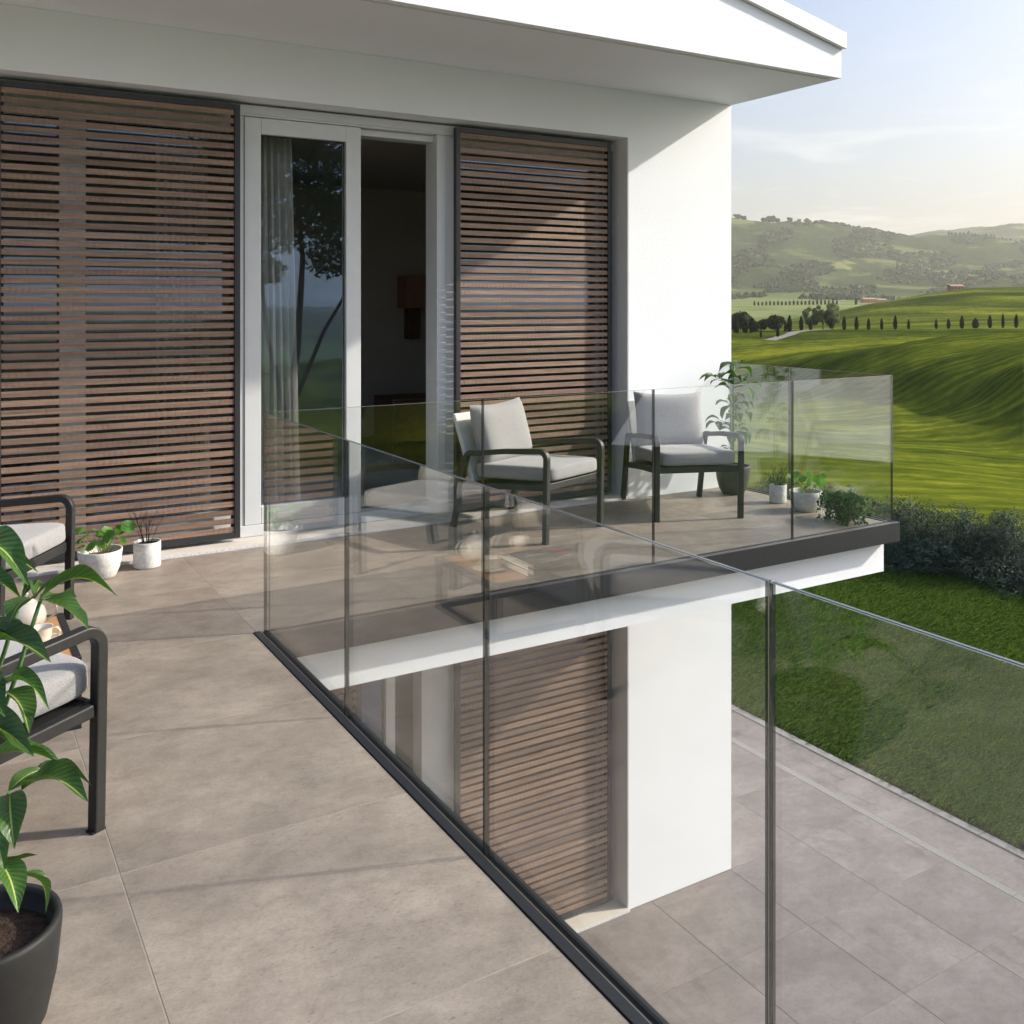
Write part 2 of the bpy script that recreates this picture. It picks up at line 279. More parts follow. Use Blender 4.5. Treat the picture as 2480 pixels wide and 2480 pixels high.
def m_field():
    m, t, b, o = mat('rolling_fields'); v = N(t, 'ShaderNodeNewGeometry').outputs['Position']
    ln = N(t, 'ShaderNodeVectorMath', operation='LENGTH'); t.links.new(v, ln.inputs[0]); L = ln.outputs['Value']
    flat = mapping(t, v, (1, 1, 0.0))
    # near crop: streaks that follow the contours (rows across the view), patches of crop tone that also paint slope light and shade
    rows = noi(t, mapping(t, mapping(t, v, (1, 1, 0), (0, 0, R(50))), (.03, .075, 1)), 1.0, 7, .66, .8)
    patch = noi(t, mapping(t, mapping(t, v, (1, 1, 0), (0, 0, R(62))), (.007, .026, 1)), 1.0, 5, .55, .6)
    fine = noi(t, mapping(t, mapping(t, v, (1, 1, 0), (0, 0, R(50))), (.25, .42, 1)), 1.0, 9, .82)
    a = N(t, 'ShaderNodeMath', operation='MULTIPLY', i_1=.14); t.links.new(rows, a.inputs[0]); p = N(t, 'ShaderNodeMath', operation='MULTIPLY', i_1=.46); t.links.new(patch, p.inputs[0])
    s = N(t, 'ShaderNodeMath', operation='ADD'); t.links.new(a.outputs[0], s.inputs[0]); t.links.new(p.outputs[0], s.inputs[1]); f = N(t, 'ShaderNodeMath', operation='MULTIPLY', i_1=.40); t.links.new(fine, f.inputs[0])
    wv = N(t, 'ShaderNodeTexWave', wave_type='BANDS', bands_direction='Y'); wv.inputs['Scale'].default_value = .11; wv.inputs['Distortion'].default_value = 7; wv.inputs['Detail'].default_value = 4; wv.inputs['Detail Scale'].default_value = .5
    t.links.new(mapping(t, mapping(t, v, (1, 1, 0), (0, 0, R(46))), (.25, 1, 1)), wv.inputs[0]); wm = N(t, 'ShaderNodeMath', operation='MULTIPLY_ADD', i_1=.04, i_2=-.02); t.links.new(wv.outputs[1], wm.inputs[0])
    sw = N(t, 'ShaderNodeMath', operation='ADD'); t.links.new(s.outputs[0], sw.inputs[0]); t.links.new(wm.outputs[0], sw.inputs[1]); s = sw
    s2 = N(t, 'ShaderNodeMath', operation='ADD'); t.links.new(s.outputs[0], s2.inputs[0]); t.links.new(f.outputs[0], s2.inputs[1])
    near = ramp(t, s2.outputs[0], [(.36, (.018, .029, .006)), (.45, (.038, .055, .009)), (.53, (.095, .115, .013)), (.61, (.22, .22, .022))])
    # far country: woods, hedges and small pale fields
    wood = noi(t, mapping(t, v, (1, 1, 3)), .0042, 9, .62, .4); pat = N(t, 'ShaderNodeTexVoronoi', feature='F1'); pat.inputs['Scale'].default_value = .0034; t.links.new(mapping(t, v, (1, 1, 2.5)), pat.inputs['Vector'])
    fcol = ramp(t, pat.outputs['Color'], [(.25, (.075, .095, .035)), (.5, (.11, .13, .045)), (.75, (.17, .18, .065))])
    wr = N(t, 'ShaderNodeMapRange', i_1=.44, i_2=.50, i_3=1, i_4=0); wr.interpolation_type = 'SMOOTHSTEP'; 
    inv = N(t, 'ShaderNodeMapRange', i_1=.52, i_2=.58, i_3=1, i_4=0); t.links.new(wood, inv.inputs[0])
    spk = noi(t, v, .05, 4, .8); wc = ramp(t, spk, [(.35, (.022, .034, .014)), (.65, (.060, .075, .030))])
    far = mixc(t, inv.outputs[0], fcol, wc)
    plain = ramp(t, noi(t, mapping(t, v, (.004, .012, 1), (0, 0, R(40))), 1.0, 4, .5), [(.35, (.10, .14, .05)), (.5, (.16, .19, .07)), (.65, (.22, .22, .10))])
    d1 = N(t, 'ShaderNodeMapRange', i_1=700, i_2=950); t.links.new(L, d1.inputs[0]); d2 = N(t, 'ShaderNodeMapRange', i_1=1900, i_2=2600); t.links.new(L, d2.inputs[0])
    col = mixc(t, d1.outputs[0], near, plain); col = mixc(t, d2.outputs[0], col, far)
    t.links.new(col, b.inputs['Base Color']); b.inputs['Roughness'].default_value = .9; b.inputs['Specular IOR Level'].default_value = 0.0
    bump(t, b, rows, .35, .4)
    return m
M_FIELD = m_field()

# ------------------------------------------------------------------ mesh helpers
def tag(o, label=None, cat=None, group=None, kind=None):
    if label: o['label'] = label
    if cat: o['category'] = cat
    if group: o['group'] = group
    if kind: o['kind'] = kind
    return o
def thing(name, label, cat, loc=(0, 0, 0), rotz=0, group=None):
    o = bpy.data.objects.new(name, None); C.objects.link(o); o.location = loc; o.rotation_euler = (0, 0, rotz); o.empty_display_size = .1
    return tag(o, label, cat, group)
def link(name, me, parent=None, loc=None, rot=None):
    o = bpy.data.objects.new(name, me); C.objects.link(o)
    if parent is not None: o.parent = parent
    if loc is not None: o.location = loc
    if rot is not None: o.rotation_euler = rot
    return o
def mesh(name, V, F, mats, smooth=False, mi=None, uv=None):
    me = bpy.data.meshes.new(name); me.from_pydata([tuple(v) for v in V], [], [tuple(f) for f in F])
    for m in (mats if isinstance(mats, (list, tuple)) else [mats]): me.materials.append(m)
    if smooth: me.polygons.foreach_set('use_smooth', [True] * len(me.polygons))
    if mi: me.polygons.foreach_set('material_index', mi)
    if uv:
        l = me.uv_layers.new(name='UVMap'); l.data.foreach_set('uv', [c for f in F for i in f for c in uv[i]])
    me.update(); return me
class MB:
    def __init__(s): s.b = bmesh.new()
    def box(s, x0, x1, y0, y1, z0, z1, mi=0):
        vs_ = [s.b.verts.new(p) for p in ((x0, y0, z0), (x1, y0, z0), (x1, y1, z0), (x0, y1, z0), (x0, y0, z1), (x1, y0, z1), (x1, y1, z1), (x0, y1, z1))]
        for f in ((3, 2, 1, 0), (4, 5, 6, 7), (0, 1, 5, 4), (1, 2, 6, 5), (2, 3, 7, 6), (3, 0, 4, 7)):
            s.b.faces.new([vs_[i] for i in f]).material_index = mi
        return s
    def prism(s, pts, d, mi=0):
        """pts polygon (3D, planar), extruded by vector d"""
        a = [s.b.verts.new(p) for p in pts]; c = [s.b.verts.new(Vector(p) + Vector(d)) for p in pts]; n = len(pts)
        s.b.faces.new(a[::-1]).material_index = mi; s.b.faces.new(c).material_index = mi
        for i in range(n): s.b.faces.new((a[i], a[(i + 1) % n], c[(i + 1) % n], c[i])).material_index = mi
        return s
    def tube(s, pts, rad, seg=6, mi=0, closed_ends=True):
        pts = [Vector(p) for p in pts]; rings = []
        rad = rad if isinstance(rad, (list, tuple)) else [rad] * len(pts)
        up = Vector((.13, .27, .95))
        for i, p in enumerate(pts):
            d = (pts[min(i + 1, len(pts) - 1)] - pts[max(i - 1, 0)]); d = d.normalized() if d.length > 1e-9 else Vector((0, 0, 1))
            x = d.cross(up); x = x if x.length > .05 else d.cross(Vector((1, 0, 0))); x.normalize(); y = d.cross(x)
            rings.append([s.b.verts.new(p + (x * math.cos(a) + y * math.sin(a)) * rad[i]) for a in [k * 2 * math.pi / seg for k in range(seg)]])
        for r0, r1 in zip(rings, rings[1:]):
            for k in range(seg):
                f = s.b.faces.new((r0[k], r0[(k + 1) % seg], r1[(k + 1) % seg], r1[k])); f.smooth = True; f.material_index = mi
        if closed_ends:
            try: s.b.faces.new(rings[0][::-1]); s.b.faces.new(rings[-1])
            except Exception: pass
        return s
    def lathe(s, prof, cx=0, cy=0, seg=40, mi=0, wob=0.0):
        rings = []
        for r, z in prof:
            if r < 1e-6: rings.append([s.b.verts.new((cx, cy, z))] * seg); continue
            rings.append([s.b.verts.new((cx + r * (1 + wob * math.sin(3 * a + z * 40)) * math.cos(a), cy + r * (1 + wob * math.cos(2 * a + z * 25)) * math.sin(a), z)) for a in [k * 2 * math.pi / seg for k in range(seg)]])
        for r0, r1 in zip(rings, rings[1:]):
            for k in range(seg):
                q = [r0[k], r0[(k + 1) % seg], r1[(k + 1) % seg], r1[k]]; u = []
                for v_ in q:
                    if v_ not in u: u.append(v_)
                if len(u) >= 3: f = s.b.faces.new(u); f.smooth = True; f.material_index = mi
        return s
    def me(s, name, mats, off=None):
        bmesh.ops.recalc_face_normals(s.b, faces=s.b.faces)
        if off is not None: bmesh.ops.translate(s.b, vec=-Vector(off), verts=s.b.verts)
        m = bpy.data.meshes.new(name); s.b.to_mesh(m); s.b.free()
        for k in (mats if isinstance(mats, (list, tuple)) else [mats]): m.materials.append(k)
        return m
    def build(s, name, mats, parent=None, bevel=0, seg=2, world=True):
        o = link(name, s.me(name, mats, parent.location if (parent is not None and world and parent.type == 'EMPTY') else None), parent)
        if bevel:
            b = o.modifiers.new('bevel', 'BEVEL'); b.width = bevel; b.segments = seg; b.limit_method = 'ANGLE'; b.angle_limit = R(40); b.harden_normals = False
        return o
def struct(name, mb, mats, **k):
    o = mb.build(name, mats, None, **k); o['kind'] = 'structure'; return o

# ------------------------------------------------------------------ terrain
US = np.array([1771, 1900, 2000, 2100, 2240, 2360, 2480.])
COMMON = [(390, [806, 803, 802, 801, 801, 800, 800]), (500, [800, 798, 794, 788, 780, 772, 768]),
        (700, [786, 779, 764, 738, 714, 698, 694]), (820, [784, 776, 766, 748, 728, 716, 712]), (1000, [762, 758, 754, 750, 746, 744, 742]),
        (1400, [738, 736, 735, 736, 740, 742, 742]), (2000, [721, 721, 722, 724, 726, 727, 727]), (2600, [690, 694, 697, 698, 694, 686, 684]),
        (3400, [608, 612, 620, 628, 638, 642, 646]), (4200, [530, 537, 549, 558, 572, 580, 583]), (5000, [600] * 7),
        (6500, [640, 630, 610, 590, 566, 553, 546]), (8200, [660] * 7)]
NEAR_L = [(34, 1240), (50, 1150), (80, 1070), (120, 1010), (190, 985), (212, 940), (230, 907), (246, 898), (275, 858), (300, 824), (335, 802)]
NEAR_R = [(34, 1255), (50, 1160), (75, 1130), (99, 1088), (112, 975), (124, 872), (152, 823), (166, 821), (225, 816), (290, 801), (335, 793)]
CREST_V = [906, 870, 856, 850, 842, 834, 822]                   # how the nearest crest climbs across the view
UC, US = US, np.linspace(1771, 2480, 72)
RL = np.log(np.concatenate([[2, 8, 17, 21, 26], np.exp(np.linspace(math.log(29), math.log(8200), 260))])); RZ = np.zeros((len(RL), 72))
for j in range(72):
    cv = lambda L_: float(np.interp(US[j], UC, L_))
    q = (US[j] - US[0]) / (US[-1] - US[0]); pts = [(2, -3.46), (8, -3.46), (17, -3.46), (21, -3.5), (26, -4.2)]
    for i, ((a0, v0), (a1, v1)) in enumerate(zip(NEAR_L, NEAR_R)):
        D_ = a0 ** (1 - q) * a1 ** q; v_ = v0 + (v1 - v0) * q
        if i == 6: v_ = cv(CREST_V)
        if i == 7: v_ = max(v_, cv(CREST_V) - 6 - 3 * (1 - q))
        pts.append((D_, H - (v_ - HV) / FPX * D_))
    pts += [(D_, H - (cv(v) - HV) / FPX * D_) for D_, v in COMMON]
    x_ = np.log([p[0] for p in pts]); y_ = np.array([p[1] for p in pts]); h_ = np.diff(x_); d_ = np.diff(y_) / h_; m_ = np.zeros(len(x_))
    for i in range(1, len(x_) - 1): m_[i] = 0 if d_[i - 1] * d_[i] <= 0 else 2 * d_[i - 1] * d_[i] / (d_[i - 1] + d_[i])
    k_ = np.clip(np.searchsorted(x_, RL) - 1, 0, len(x_) - 2); t_ = np.clip((RL - x_[k_]) / h_[k_], 0, 1)
    RZ[:, j] = (2 * t_**3 - 3 * t_**2 + 1) * y_[k_] + (t_**3 - 2 * t_**2 + t_) * h_[k_] * m_[k_] + (-2 * t_**3 + 3 * t_**2) * y_[k_ + 1] + (t_**3 - t_**2) * h_[k_] * m_[k_ + 1]
def fbm(x, y, wl, seed):
    r = np.random.RandomState(seed); h = np.zeros_like(x); a = 1.0
    for o in range(4):
        for k in range(4):
            th = r.rand() * 6.283; ph = r.rand() * 6.283; q = 6.283 / (wl * (.8 + .5 * r.rand()))
            h += a * np.sin((x * math.cos(th) + y * math.sin(th)) * q + ph) * .35
        wl *= .47; a *= .42
    return h
def sm(x, a, b):
    t_ = np.clip((x - a) / (b - a), 0, 1); return t_ * t_ * (3 - 2 * t_)
def height(X, Y):
    X = np.asarray(X, float); Y = np.asarray(Y, float); az = np.arctan2(X, Y); r = np.hypot(X, Y)
    ph = np.arctan2(np.sin(az - YAW), np.cos(az - YAW)); phc = np.clip(ph, R(11), R(29)); D = np.clip(r * np.cos(phc), 2, 8190)
    u = CX + FPX * np.tan(phc); L = np.log(D); i = np.clip(np.searchsorted(RL, L) - 1, 0, len(RL) - 2)
    h = RL[i + 1] - RL[i]; t_ = (L - RL[i]) / h
    fj = np.clip(np.interp(u, US, np.arange(72)), 0, 70.9999); j = fj.astype(int); g = fj - j
    def her(jj): return RZ[i, jj] * (1 - t_) + RZ[i + 1, jj] * t_
    z = her(j) * (1 - g) + her(j + 1) * g
    z += fbm(X, Y, 38, 3) * .55 * sm(D, 30, 60) * (1 - sm(D, 290, 330)) + fbm(X, Y, 110, 5) * 1.1 * sm(D, 80, 140) * (1 - sm(D, 260, 330)) + fbm(X, Y, 260, 11) * 1.6 * sm(D, 420, 600) * (1 - sm(D, 900, 1500))
    z += fbm(X, Y, 520, 8) * 11 * sm(D, 2300, 3000) + fbm(X, Y, 90, 9) * 2.5 * sm(D, 2300, 3000)
    back = sm(np.abs(np.degrees(ph)), 40, 60)                    # away from the view the country is lower and softer
    zb = -3.46 - 26 * sm(D, 18, 120) - 60 * sm(D, 200, 1500) + 45 * sm(D, 2200, 5200) + fbm(X, Y, 700, 21) * 9 * sm(D, 300, 2000) + fbm(X, Y, 120, 3) * 3 * sm(D, 60, 200)
    return z * (1 - back) + np.minimum(zb, 400) * back
def tz(x, y): return float(height(np.array([x]), np.array([y]))[0])
def build_terrain():
    az = np.concatenate([np.arange(R(36), R(66), R(.1)), np.arange(R(66), R(396), R(3.0))])
    D = np.concatenate([[2, 6, 12, 17, 19], np.exp(np.linspace(math.log(21), math.log(8150), 330))])
    A, DD = np.meshgrid(az, D)
    ph = np.arctan2(np.sin(A - YAW), np.cos(A - YAW)); r = DD / np.cos(np.clip(ph, R(11), R(29)))
    X, Y = r * np.sin(A), r * np.cos(A); Z = height(X, Y); n, m_ = A.shape
    V = np.stack([X.ravel(), Y.ravel(), Z.ravel()], 1)
    i, j = np.meshgrid(np.arange(n - 1), np.arange(m_), indexing='ij'); k = (j + 1) % m_
    F = np.stack([i * m_ + j, i * m_ + k, (i + 1) * m_ + k, (i + 1) * m_ + j], -1).reshape(-1, 4)[:, ::-1]
    me = bpy.data.meshes.new('terrain'); me.vertices.add(len(V)); me.vertices.foreach_set('co', V.ravel())
    me.loops.add(F.size); me.loops.foreach_set('vertex_index', F.ravel().astype(np.int32)); me.polygons.add(len(F))
    me.polygons.foreach_set('loop_start', np.arange(0, F.size, 4, dtype=np.int32)); me.polygons.foreach_set('loop_total', np.full(len(F), 4, np.int32))
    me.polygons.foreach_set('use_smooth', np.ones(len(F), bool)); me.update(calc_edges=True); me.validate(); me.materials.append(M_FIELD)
    o = link('rolling_hills', me); o['kind'] = 'structure'
build_terrain()
def at(u, D, v=None):
    """ground point seen in column u at depth D"""
    lat = (u - CX) / FPX * D; x = D * math.sin(YAW) + lat * math.cos(YAW); y = D * math.cos(YAW) - lat * math.sin(YAW)
    return x, y, tz(x, y)
def unp(u, v, D):
    lat = (u - CX) / FPX * D
    return Vector((D * math.sin(YAW) + lat * math.cos(YAW), D * math.cos(YAW) - lat * math.sin(YAW), H - (v - HV) / FPX * D))

def fill_lake():  # unseen water, added for the pale veil on the glass and fill on the facade
    n = 80; V = [(0, 0, -8.2)]; F = []
    for k in range(n + 1): a = R(93 + (138 - 93) * k / n); V.append((3400 * math.sin(a), 3400 * math.cos(a), -8.2))
    for k in range(n): F.append((0, k + 2, k + 1))
    m_, t, b, o = mat('fill_lake_water'); b.inputs['Base Color'].default_value = (.34, .42, .47, 1); b.inputs['Roughness'].default_value = .22
    bump(t, b, noi(t, N(t, 'ShaderNodeNewGeometry').outputs['Position'], .6, 3), .3, .1)
    ob = link('fill_lake', mesh('fill_lake', V, F, m_)); ob['kind'] = 'structure'
fill_lake()

# ------------------------------------------------------------------ leaf clouds
def cards(P, Nn, size, name, m, aspect=.5, seed=1, taper=True):
    """leaf-sized quads at points P with normals Nn"""
    r = np.random.RandomState(seed); n = len(P); t1 = r.randn(n, 3); t1 -= (t1 * Nn).sum(1)[:, None] * Nn; t1 /= np.linalg.norm(t1, axis=1)[:, None] + 1e-9
    t2 = np.cross(Nn, t1); s = size * (.6 + .8 * r.rand(n))[:, None]
    a = t1 * s; b = t2 * s * aspect
    V = np.stack([P - a, P + b, P + a, P - b], 1).reshape(-1, 3)
    me = bpy.data.meshes.new(name); me.vertices.add(len(V)); me.vertices.foreach_set('co', V.ravel()); me.loops.add(4 * n); me.loops.foreach_set('vertex_index', np.arange(4 * n, dtype=np.int32))
    me.polygons.add(n); me.polygons.foreach_set('loop_start', np.arange(0, 4 * n, 4, dtype=np.int32)); me.polygons.foreach_set('loop_total', np.full(n, 4, np.int32)); me.update(calc_edges=True); me.materials.append(m)
    return me
def crown_points(n, lobes, seed, shell=.55, up=.4):
    r = np.random.RandomState(seed); P = []; Q = []
    wts = np.array([l[3] ** 2 for l in lobes]); wts = wts / wts.sum()
    for (x, y, z, rad, sq), k in zip(lobes, r.multinomial(n, wts)):
        d = r.randn(k, 3); d /= np.linalg.norm(d, axis=1)[:, None]; rr = rad * (shell + (1 - shell) * r.rand(k) ** .6) * (1 + .12 * np.sin(5 * d[:, 0] + 7 * d[:, 2] + seed))
        P.append(np.array([x, y, z]) + d * rr[:, None] * np.array([1, 1, sq])); q = d * .6 + r.randn(k, 3) * .6; q[:, 2] += up; Q.append(q / np.linalg.norm(q, axis=1)[:, None])
    return np.concatenate(P), np.concatenate(Q)

# ------------------------------------------------------------------ house
house = thing('house', 'white rendered two storey house with a low gabled roof and deep eaves', 'house', (6.0, 6.3, -3.36))
m = MB()
m.box(4.87, 6.0, 6.3, 6.75, -3.36, 3.319); m.box(-9, 4.87, 6.3, 6.75, 2.94, 3.319); m.box(-9, 4.87, 6.3, 6.75, -.55, -.02); m.box(-9, -2.6, 6.3, 6.75, -.02, 2.94); m.box(-9, -2.6, 6.3, 6.75, -3.36, -.55)
m.box(5.7, 6.0, 6.75, 15, -3.36, 3.319); m.box(-9, -8.7, 6.75, 15, -3.36, 3.319); m.box(-8.7, 5.7, 14.7, 15, -3.36, 3.319)
m.build('wall', M_PLASTER, house)
m = MB(); m.prism([(6.0, 5.1, 3.32), (6.0, 5.1, 3.538), (-1.5, 5.1, 5.075), (-9, 5.1, 3.538), (-9, 5.1, 3.32)], (0, 10.2, 0)); m.build('eaves', M_PLASTER, house)
rf = MB(); rf.prism([(6.012, 5.062, 3.5415), (6.012, 5.062, 3.662), (-1.5, 5.062, 5.202), (-1.5, 5.062, 5.0805)], (0, 10.3, 0)); rf.prism([(-1.502, 5.062, 5.0805), (-1.502, 5.062, 5.202), (-9.012, 5.062, 3.662), (-9.012, 5.062, 3.5415)], (0, 10.3, 0)); rf.build('roof', M_ROOFW, house)
g = MB(); g.box(-8.9, 5.94, 5.158, 5.170, 3.312, 3.3195); g.build('groove_shade', M_GREYREV, house)  # proud grey strip; its colour stands in for shade in a soffit groove
# rooms behind the windows
for z0, z1 in ((.0, 2.93), (-3.34, -.58)):
    m = MB(); m.box(-3.2, 5.6, 10.6, 10.7, z0, z1); m.box(-3.3, -3.2, 6.76, 10.7, z0, z1); m.box(5.6, 5.69, 6.76, 10.7, z0, z1); m.box(-3.3, 5.69, 6.76, 10.7, z1, z1 + .05)
    m.build('room_wall', M_ROOM, house); m = MB(); m.box(-3.2, 5.6, 6.76, 10.6, z0 - .05, z0 + .022); m.build('room_floor', M_ROOMF, house)
for z0 in (0, -3.36):
    m = MB(); m.box(-2.6, 4.868, 6.28, 6.76, z0 - .04, z0 + .018); s_ = m.build('sill', M_SILL, house)
    m = MB(); m.box(-2.6, 4.868, 6.272, 6.2795, z0 + .0005, z0 + .0175); m.build('sill_edge', M_SILLE, house)
# plaster reveals inside the recess, a hair proud of the render
for z0, z1 in ((.018, 2.94), (-3.342, -.55)):
    m = MB(); m.box(4.862, 4.8705, 6.302, 6.50, z0, z1 - .001); m.build('reveal', M_GREYREV, house)

def window_unit(z0, z1, spans, label, cat='window', sash=None):
    """white frame across the recess; spans = list of (x0,x1) fixed panes"""
    t = thing('window_wall', label, cat, (1.5, 6.55, z0))
    m = MB(); m.box(-2.6, 4.862, 6.50, 6.62, z1 - .075, z1); m.box(-2.6, 4.862, 6.50, 6.62, z0, z0 + .075)
    for x0, x1 in spans: pass
    m.build('frame', M_WHITE, t, bevel=.003)
    for x0, x1 in spans:
        f = MB(); zt, zb = z1 - .075, z0 + .075; W = .075
        f.box(x0, x0 + W, 6.515, 6.605, zb, zt); f.box(x1 - W, x1, 6.515, 6.605, zb, zt); f.box(x0 + W, x1 - W, 6.515, 6.605, zt - .12, zt); f.box(x0 + W, x1 - W, 6.515, 6.605, zb, zb + .11)
        fo = f.build('window_frame', M_WHITE, t, bevel=.003)
        gp = MB(); gp.box(x0 + W - .005, x1 - W + .005, 6.560, 6.568, zb + .105, zt - .115); gp.build('pane', M_WGLASS, t)
        # thin dark gasket line round the pane
        k = MB(); k.box(x0 + W, x0 + W + .008, 6.552, 6.558, zb + .11, zt - .12); k.box(x1 - W - .008, x1 - W, 6.552, 6.558, zb + .11, zt - .12); k.box(x0 + W + .008, x1 - W - .008, 6.552, 6.558, zt - .128, zt - .12); k.build('gasket', M_RUB, t)
    return t
up = window_unit(.02, 2.925, [(-2.6, -.9), (-.9, .74), (.74, 1.795), (3.31, 4.862)], 'white framed glazing in the upper recess behind the wooden slatted screens')
low = window_unit(-3.34, -.555, [(-2.6, .4), (.4, 2.9), (3.33, 4.862)], 'white framed glazing on the lower floor behind the slatted screens')
m = MB(); m.box(3.10, 3.33, 6.49, 6.64, -3.265, -.63); m.build('mullion', M_WHITE, low, bevel=.003)
m = MB(); m.box(3.14, 3.17, 6.482, 6.4895, -2.35, -2.0); m.build('handle', M_SILV, low, bevel=.004)
# sliding door leaf
dr = thing('sliding_glass_door', 'open white framed sliding glass door between the two upper slatted screens', 'glass door', (2.2, 6.55, .095))
x0, x1, zb, zt = 1.797, 2.63, .097, 2.846
def bar(par, a, b_, c_, d_, e, f_, nm='stile', mt=M_WHITE):
    q = MB(); q.box(a, b_, c_, d_, e, f_); return q.build(nm, mt, par, bevel=.004)
bar(dr, x0, x0 + .112, 6.508, 6.590, zb, zt); bar(dr, x1 - .112, x1, 6.508, 6.590, zb, zt); bar(dr, x0 + .113, x1 - .113, 6.508, 6.590, zt - .11, zt, 'rail'); bar(dr, x0 + .113, x1 - .113, 6.508, 6.590, zb, zb + .115, 'rail')
bar(dr, x0 + .106, x1 - .106, 6.545, 6.553, zb + .11, zt - .105, 'pane', M_WGLASS)
bar(dr, x0 + .1135, x0 + .121, 6.536, 6.543, zb + .1155, zt - .1105, 'gasket', M_RUB); bar(dr, x1 - .121, x1 - .1135, 6.536, 6.543, zb + .1155, zt - .1105, 'gasket', M_RUB); bar(dr, x0 + .122, x1 - .122, 6.536, 6.543, zt - .118, zt - .1105, 'gasket', M_RUB)
# door post and track at the opening
bar(up, 3.235, 3.309, 6.505, 6.70, .096, 2.849, 'door_post'); bar(up, 2.63, 3.234, 6.56, 6.70, 2.80, 2.848, 'track'); bar(up, 1.80, 3.234, 6.60, 6.70, .022, .05, 'track')
bar(up, 1.80, 3.234, 6.488, 6.4995, 2.862, 2.872, 'drip_trim')

# curtains
def curtain(x0, x1, y, z0, z1, label, flare=.0, seed=1):
    r = random.Random(seed); nx, nz = 90, 14; V = []; F = []; ph = [r.random() * 6 for _ in range(4)]
    for j in range(nz + 1):
        s_ = j / nz; z = z1 + (z0 - z1) * s_; am = .018 + .03 * s_
        for i in range(nx + 1):
            q = i / nx; xx = x0 + (x1 - x0) * q + flare * s_ * q
            V.append((xx, y + am * (math.sin(q * 44 + ph[0] + .5 * math.sin(3 * s_ + ph[1])) + .45 * math.sin(q * 83 + ph[2] + s_)), z))
    for j in range(nz):
        for i in range(nx): a = j * (nx + 1) + i; F.append((a, a + 1, a + nx + 2, a + nx + 1))
    o = link('curtain', mesh('curtain', V, F, M_CURT, True)); tag(o, label, 'curtain'); return o
curtain(1.90, 2.22, 6.80, .05, 2.82, 'sheer pale curtain gathered behind the sliding glass door', .07, 3)
curtain(1.28, 1.62, 6.80, .05, 2.82, 'sheer pale curtain behind the left slatted screen, right half', .02, 5)
# furniture inside
cb = thing('low_cabinet', 'low dark brown cabinet inside the room seen through the open door', 'cabinet', (4.1, 8.7, .022))
m = MB(); m.box(3.73, 4.9, 8.45, 8.9, .06, .68); m.build('body', M_DKWOOD, cb, bevel=.006)
for k in range(2): m = MB(); m.box(3.75 + k * .575, 4.31 + k * .575, 8.436, 8.4495, .10, .66); m.build('door', M_DKWOOD, cb, bevel=.004)
for k in range(4): m = MB(); m.box(3.76 + (k % 2) * 1.06, 3.82 + (k % 2) * 1.06, 8.48 + (k // 2) * .33, 8.54 + (k // 2) * .33, .022, .0595); m.build('leg', M_DKWOOD, cb)
lp = thing('wall_lamp', 'unlit brown lamp with a square shade and wooden body on the dark back wall', 'lamp', (4.9, 10.5, 1.1))
m = MB(); m.box(4.73, 5.04, 10.30, 10.58, 1.525, 1.907); m.build('lamp_shade', M_LSHADE, lp, bevel=.01); m = MB(); m.box(4.83, 4.98, 10.45, 10.599, 1.162, 1.524); m.build('lamp_body', M_DKWOOD, lp, bevel=.005)

# slatted screens
SLAT = {}
def screen(x0, x1, z0, z1, label, lower=False):
    t = thing('slatted_screen', label, 'slatted screen', ((x0 + x1) / 2, 6.44, z0), 0, 'sliding slatted screens on the facade')
    FW = .038
    for a in ((x0, x0 + FW, z0, z1), (x1 - FW, x1, z0, z1), (x0 + FW + .0005, x1 - FW - .0005, z1 - FW, z1), (x0 + FW + .0005, x1 - FW - .0005, z0, z0 + FW)):
        q = MB(); q.box(a[0], a[1], 6.418, 6.462, a[2], a[3]); q.build('frame_bar', M_ANTH, t, bevel=.0025)
    for xx in (x0 + FW + .001, x1 - FW - .016):
        q = MB(); q.box(xx, xx + .015, 6.4485, 6.4565, z0 + FW + .001, z1 - FW - .001); q.build('fixing_strip', M_RUB, t)
    h = z1 - z0 - 2 * FW; n = int(round((h + .0215) / .0567)); pitch = (h + .018) / n; wdt = x1 - x0 - 2 * FW - .003
    key = round(wdt, 3)
    if key not in SLAT:
        q = MB(); q.box(-wdt / 2, wdt / 2, -.009, .002, -.0172, .0172); SLAT[key] = q.me('slat', M_SLAT)
    for k in range(n):
        o = link('slat', SLAT[key], t, ((x0 + x1) / 2 - t.location.x + rnd.uniform(-.0006, .0006), 6.434 - t.location.y, z1 - FW - .0185 - k * pitch - t.location.z))
    return t
screen(.305, 1.745, .042, 2.905, 'tall wooden slatted screen on the upper floor, left of the glass door')
screen(3.35, 4.79, .042, 2.905, 'wooden slatted screen on the upper floor, right of the open doorway')
screen(3.35, 4.79, -3.318, -.60, 'wooden slatted screen on the lower floor at the right, seen below the balcony')
screen(1.16, 2.60, -3.318, -.60, 'wooden slatted screen on the lower floor, mostly hidden under the balcony edge')

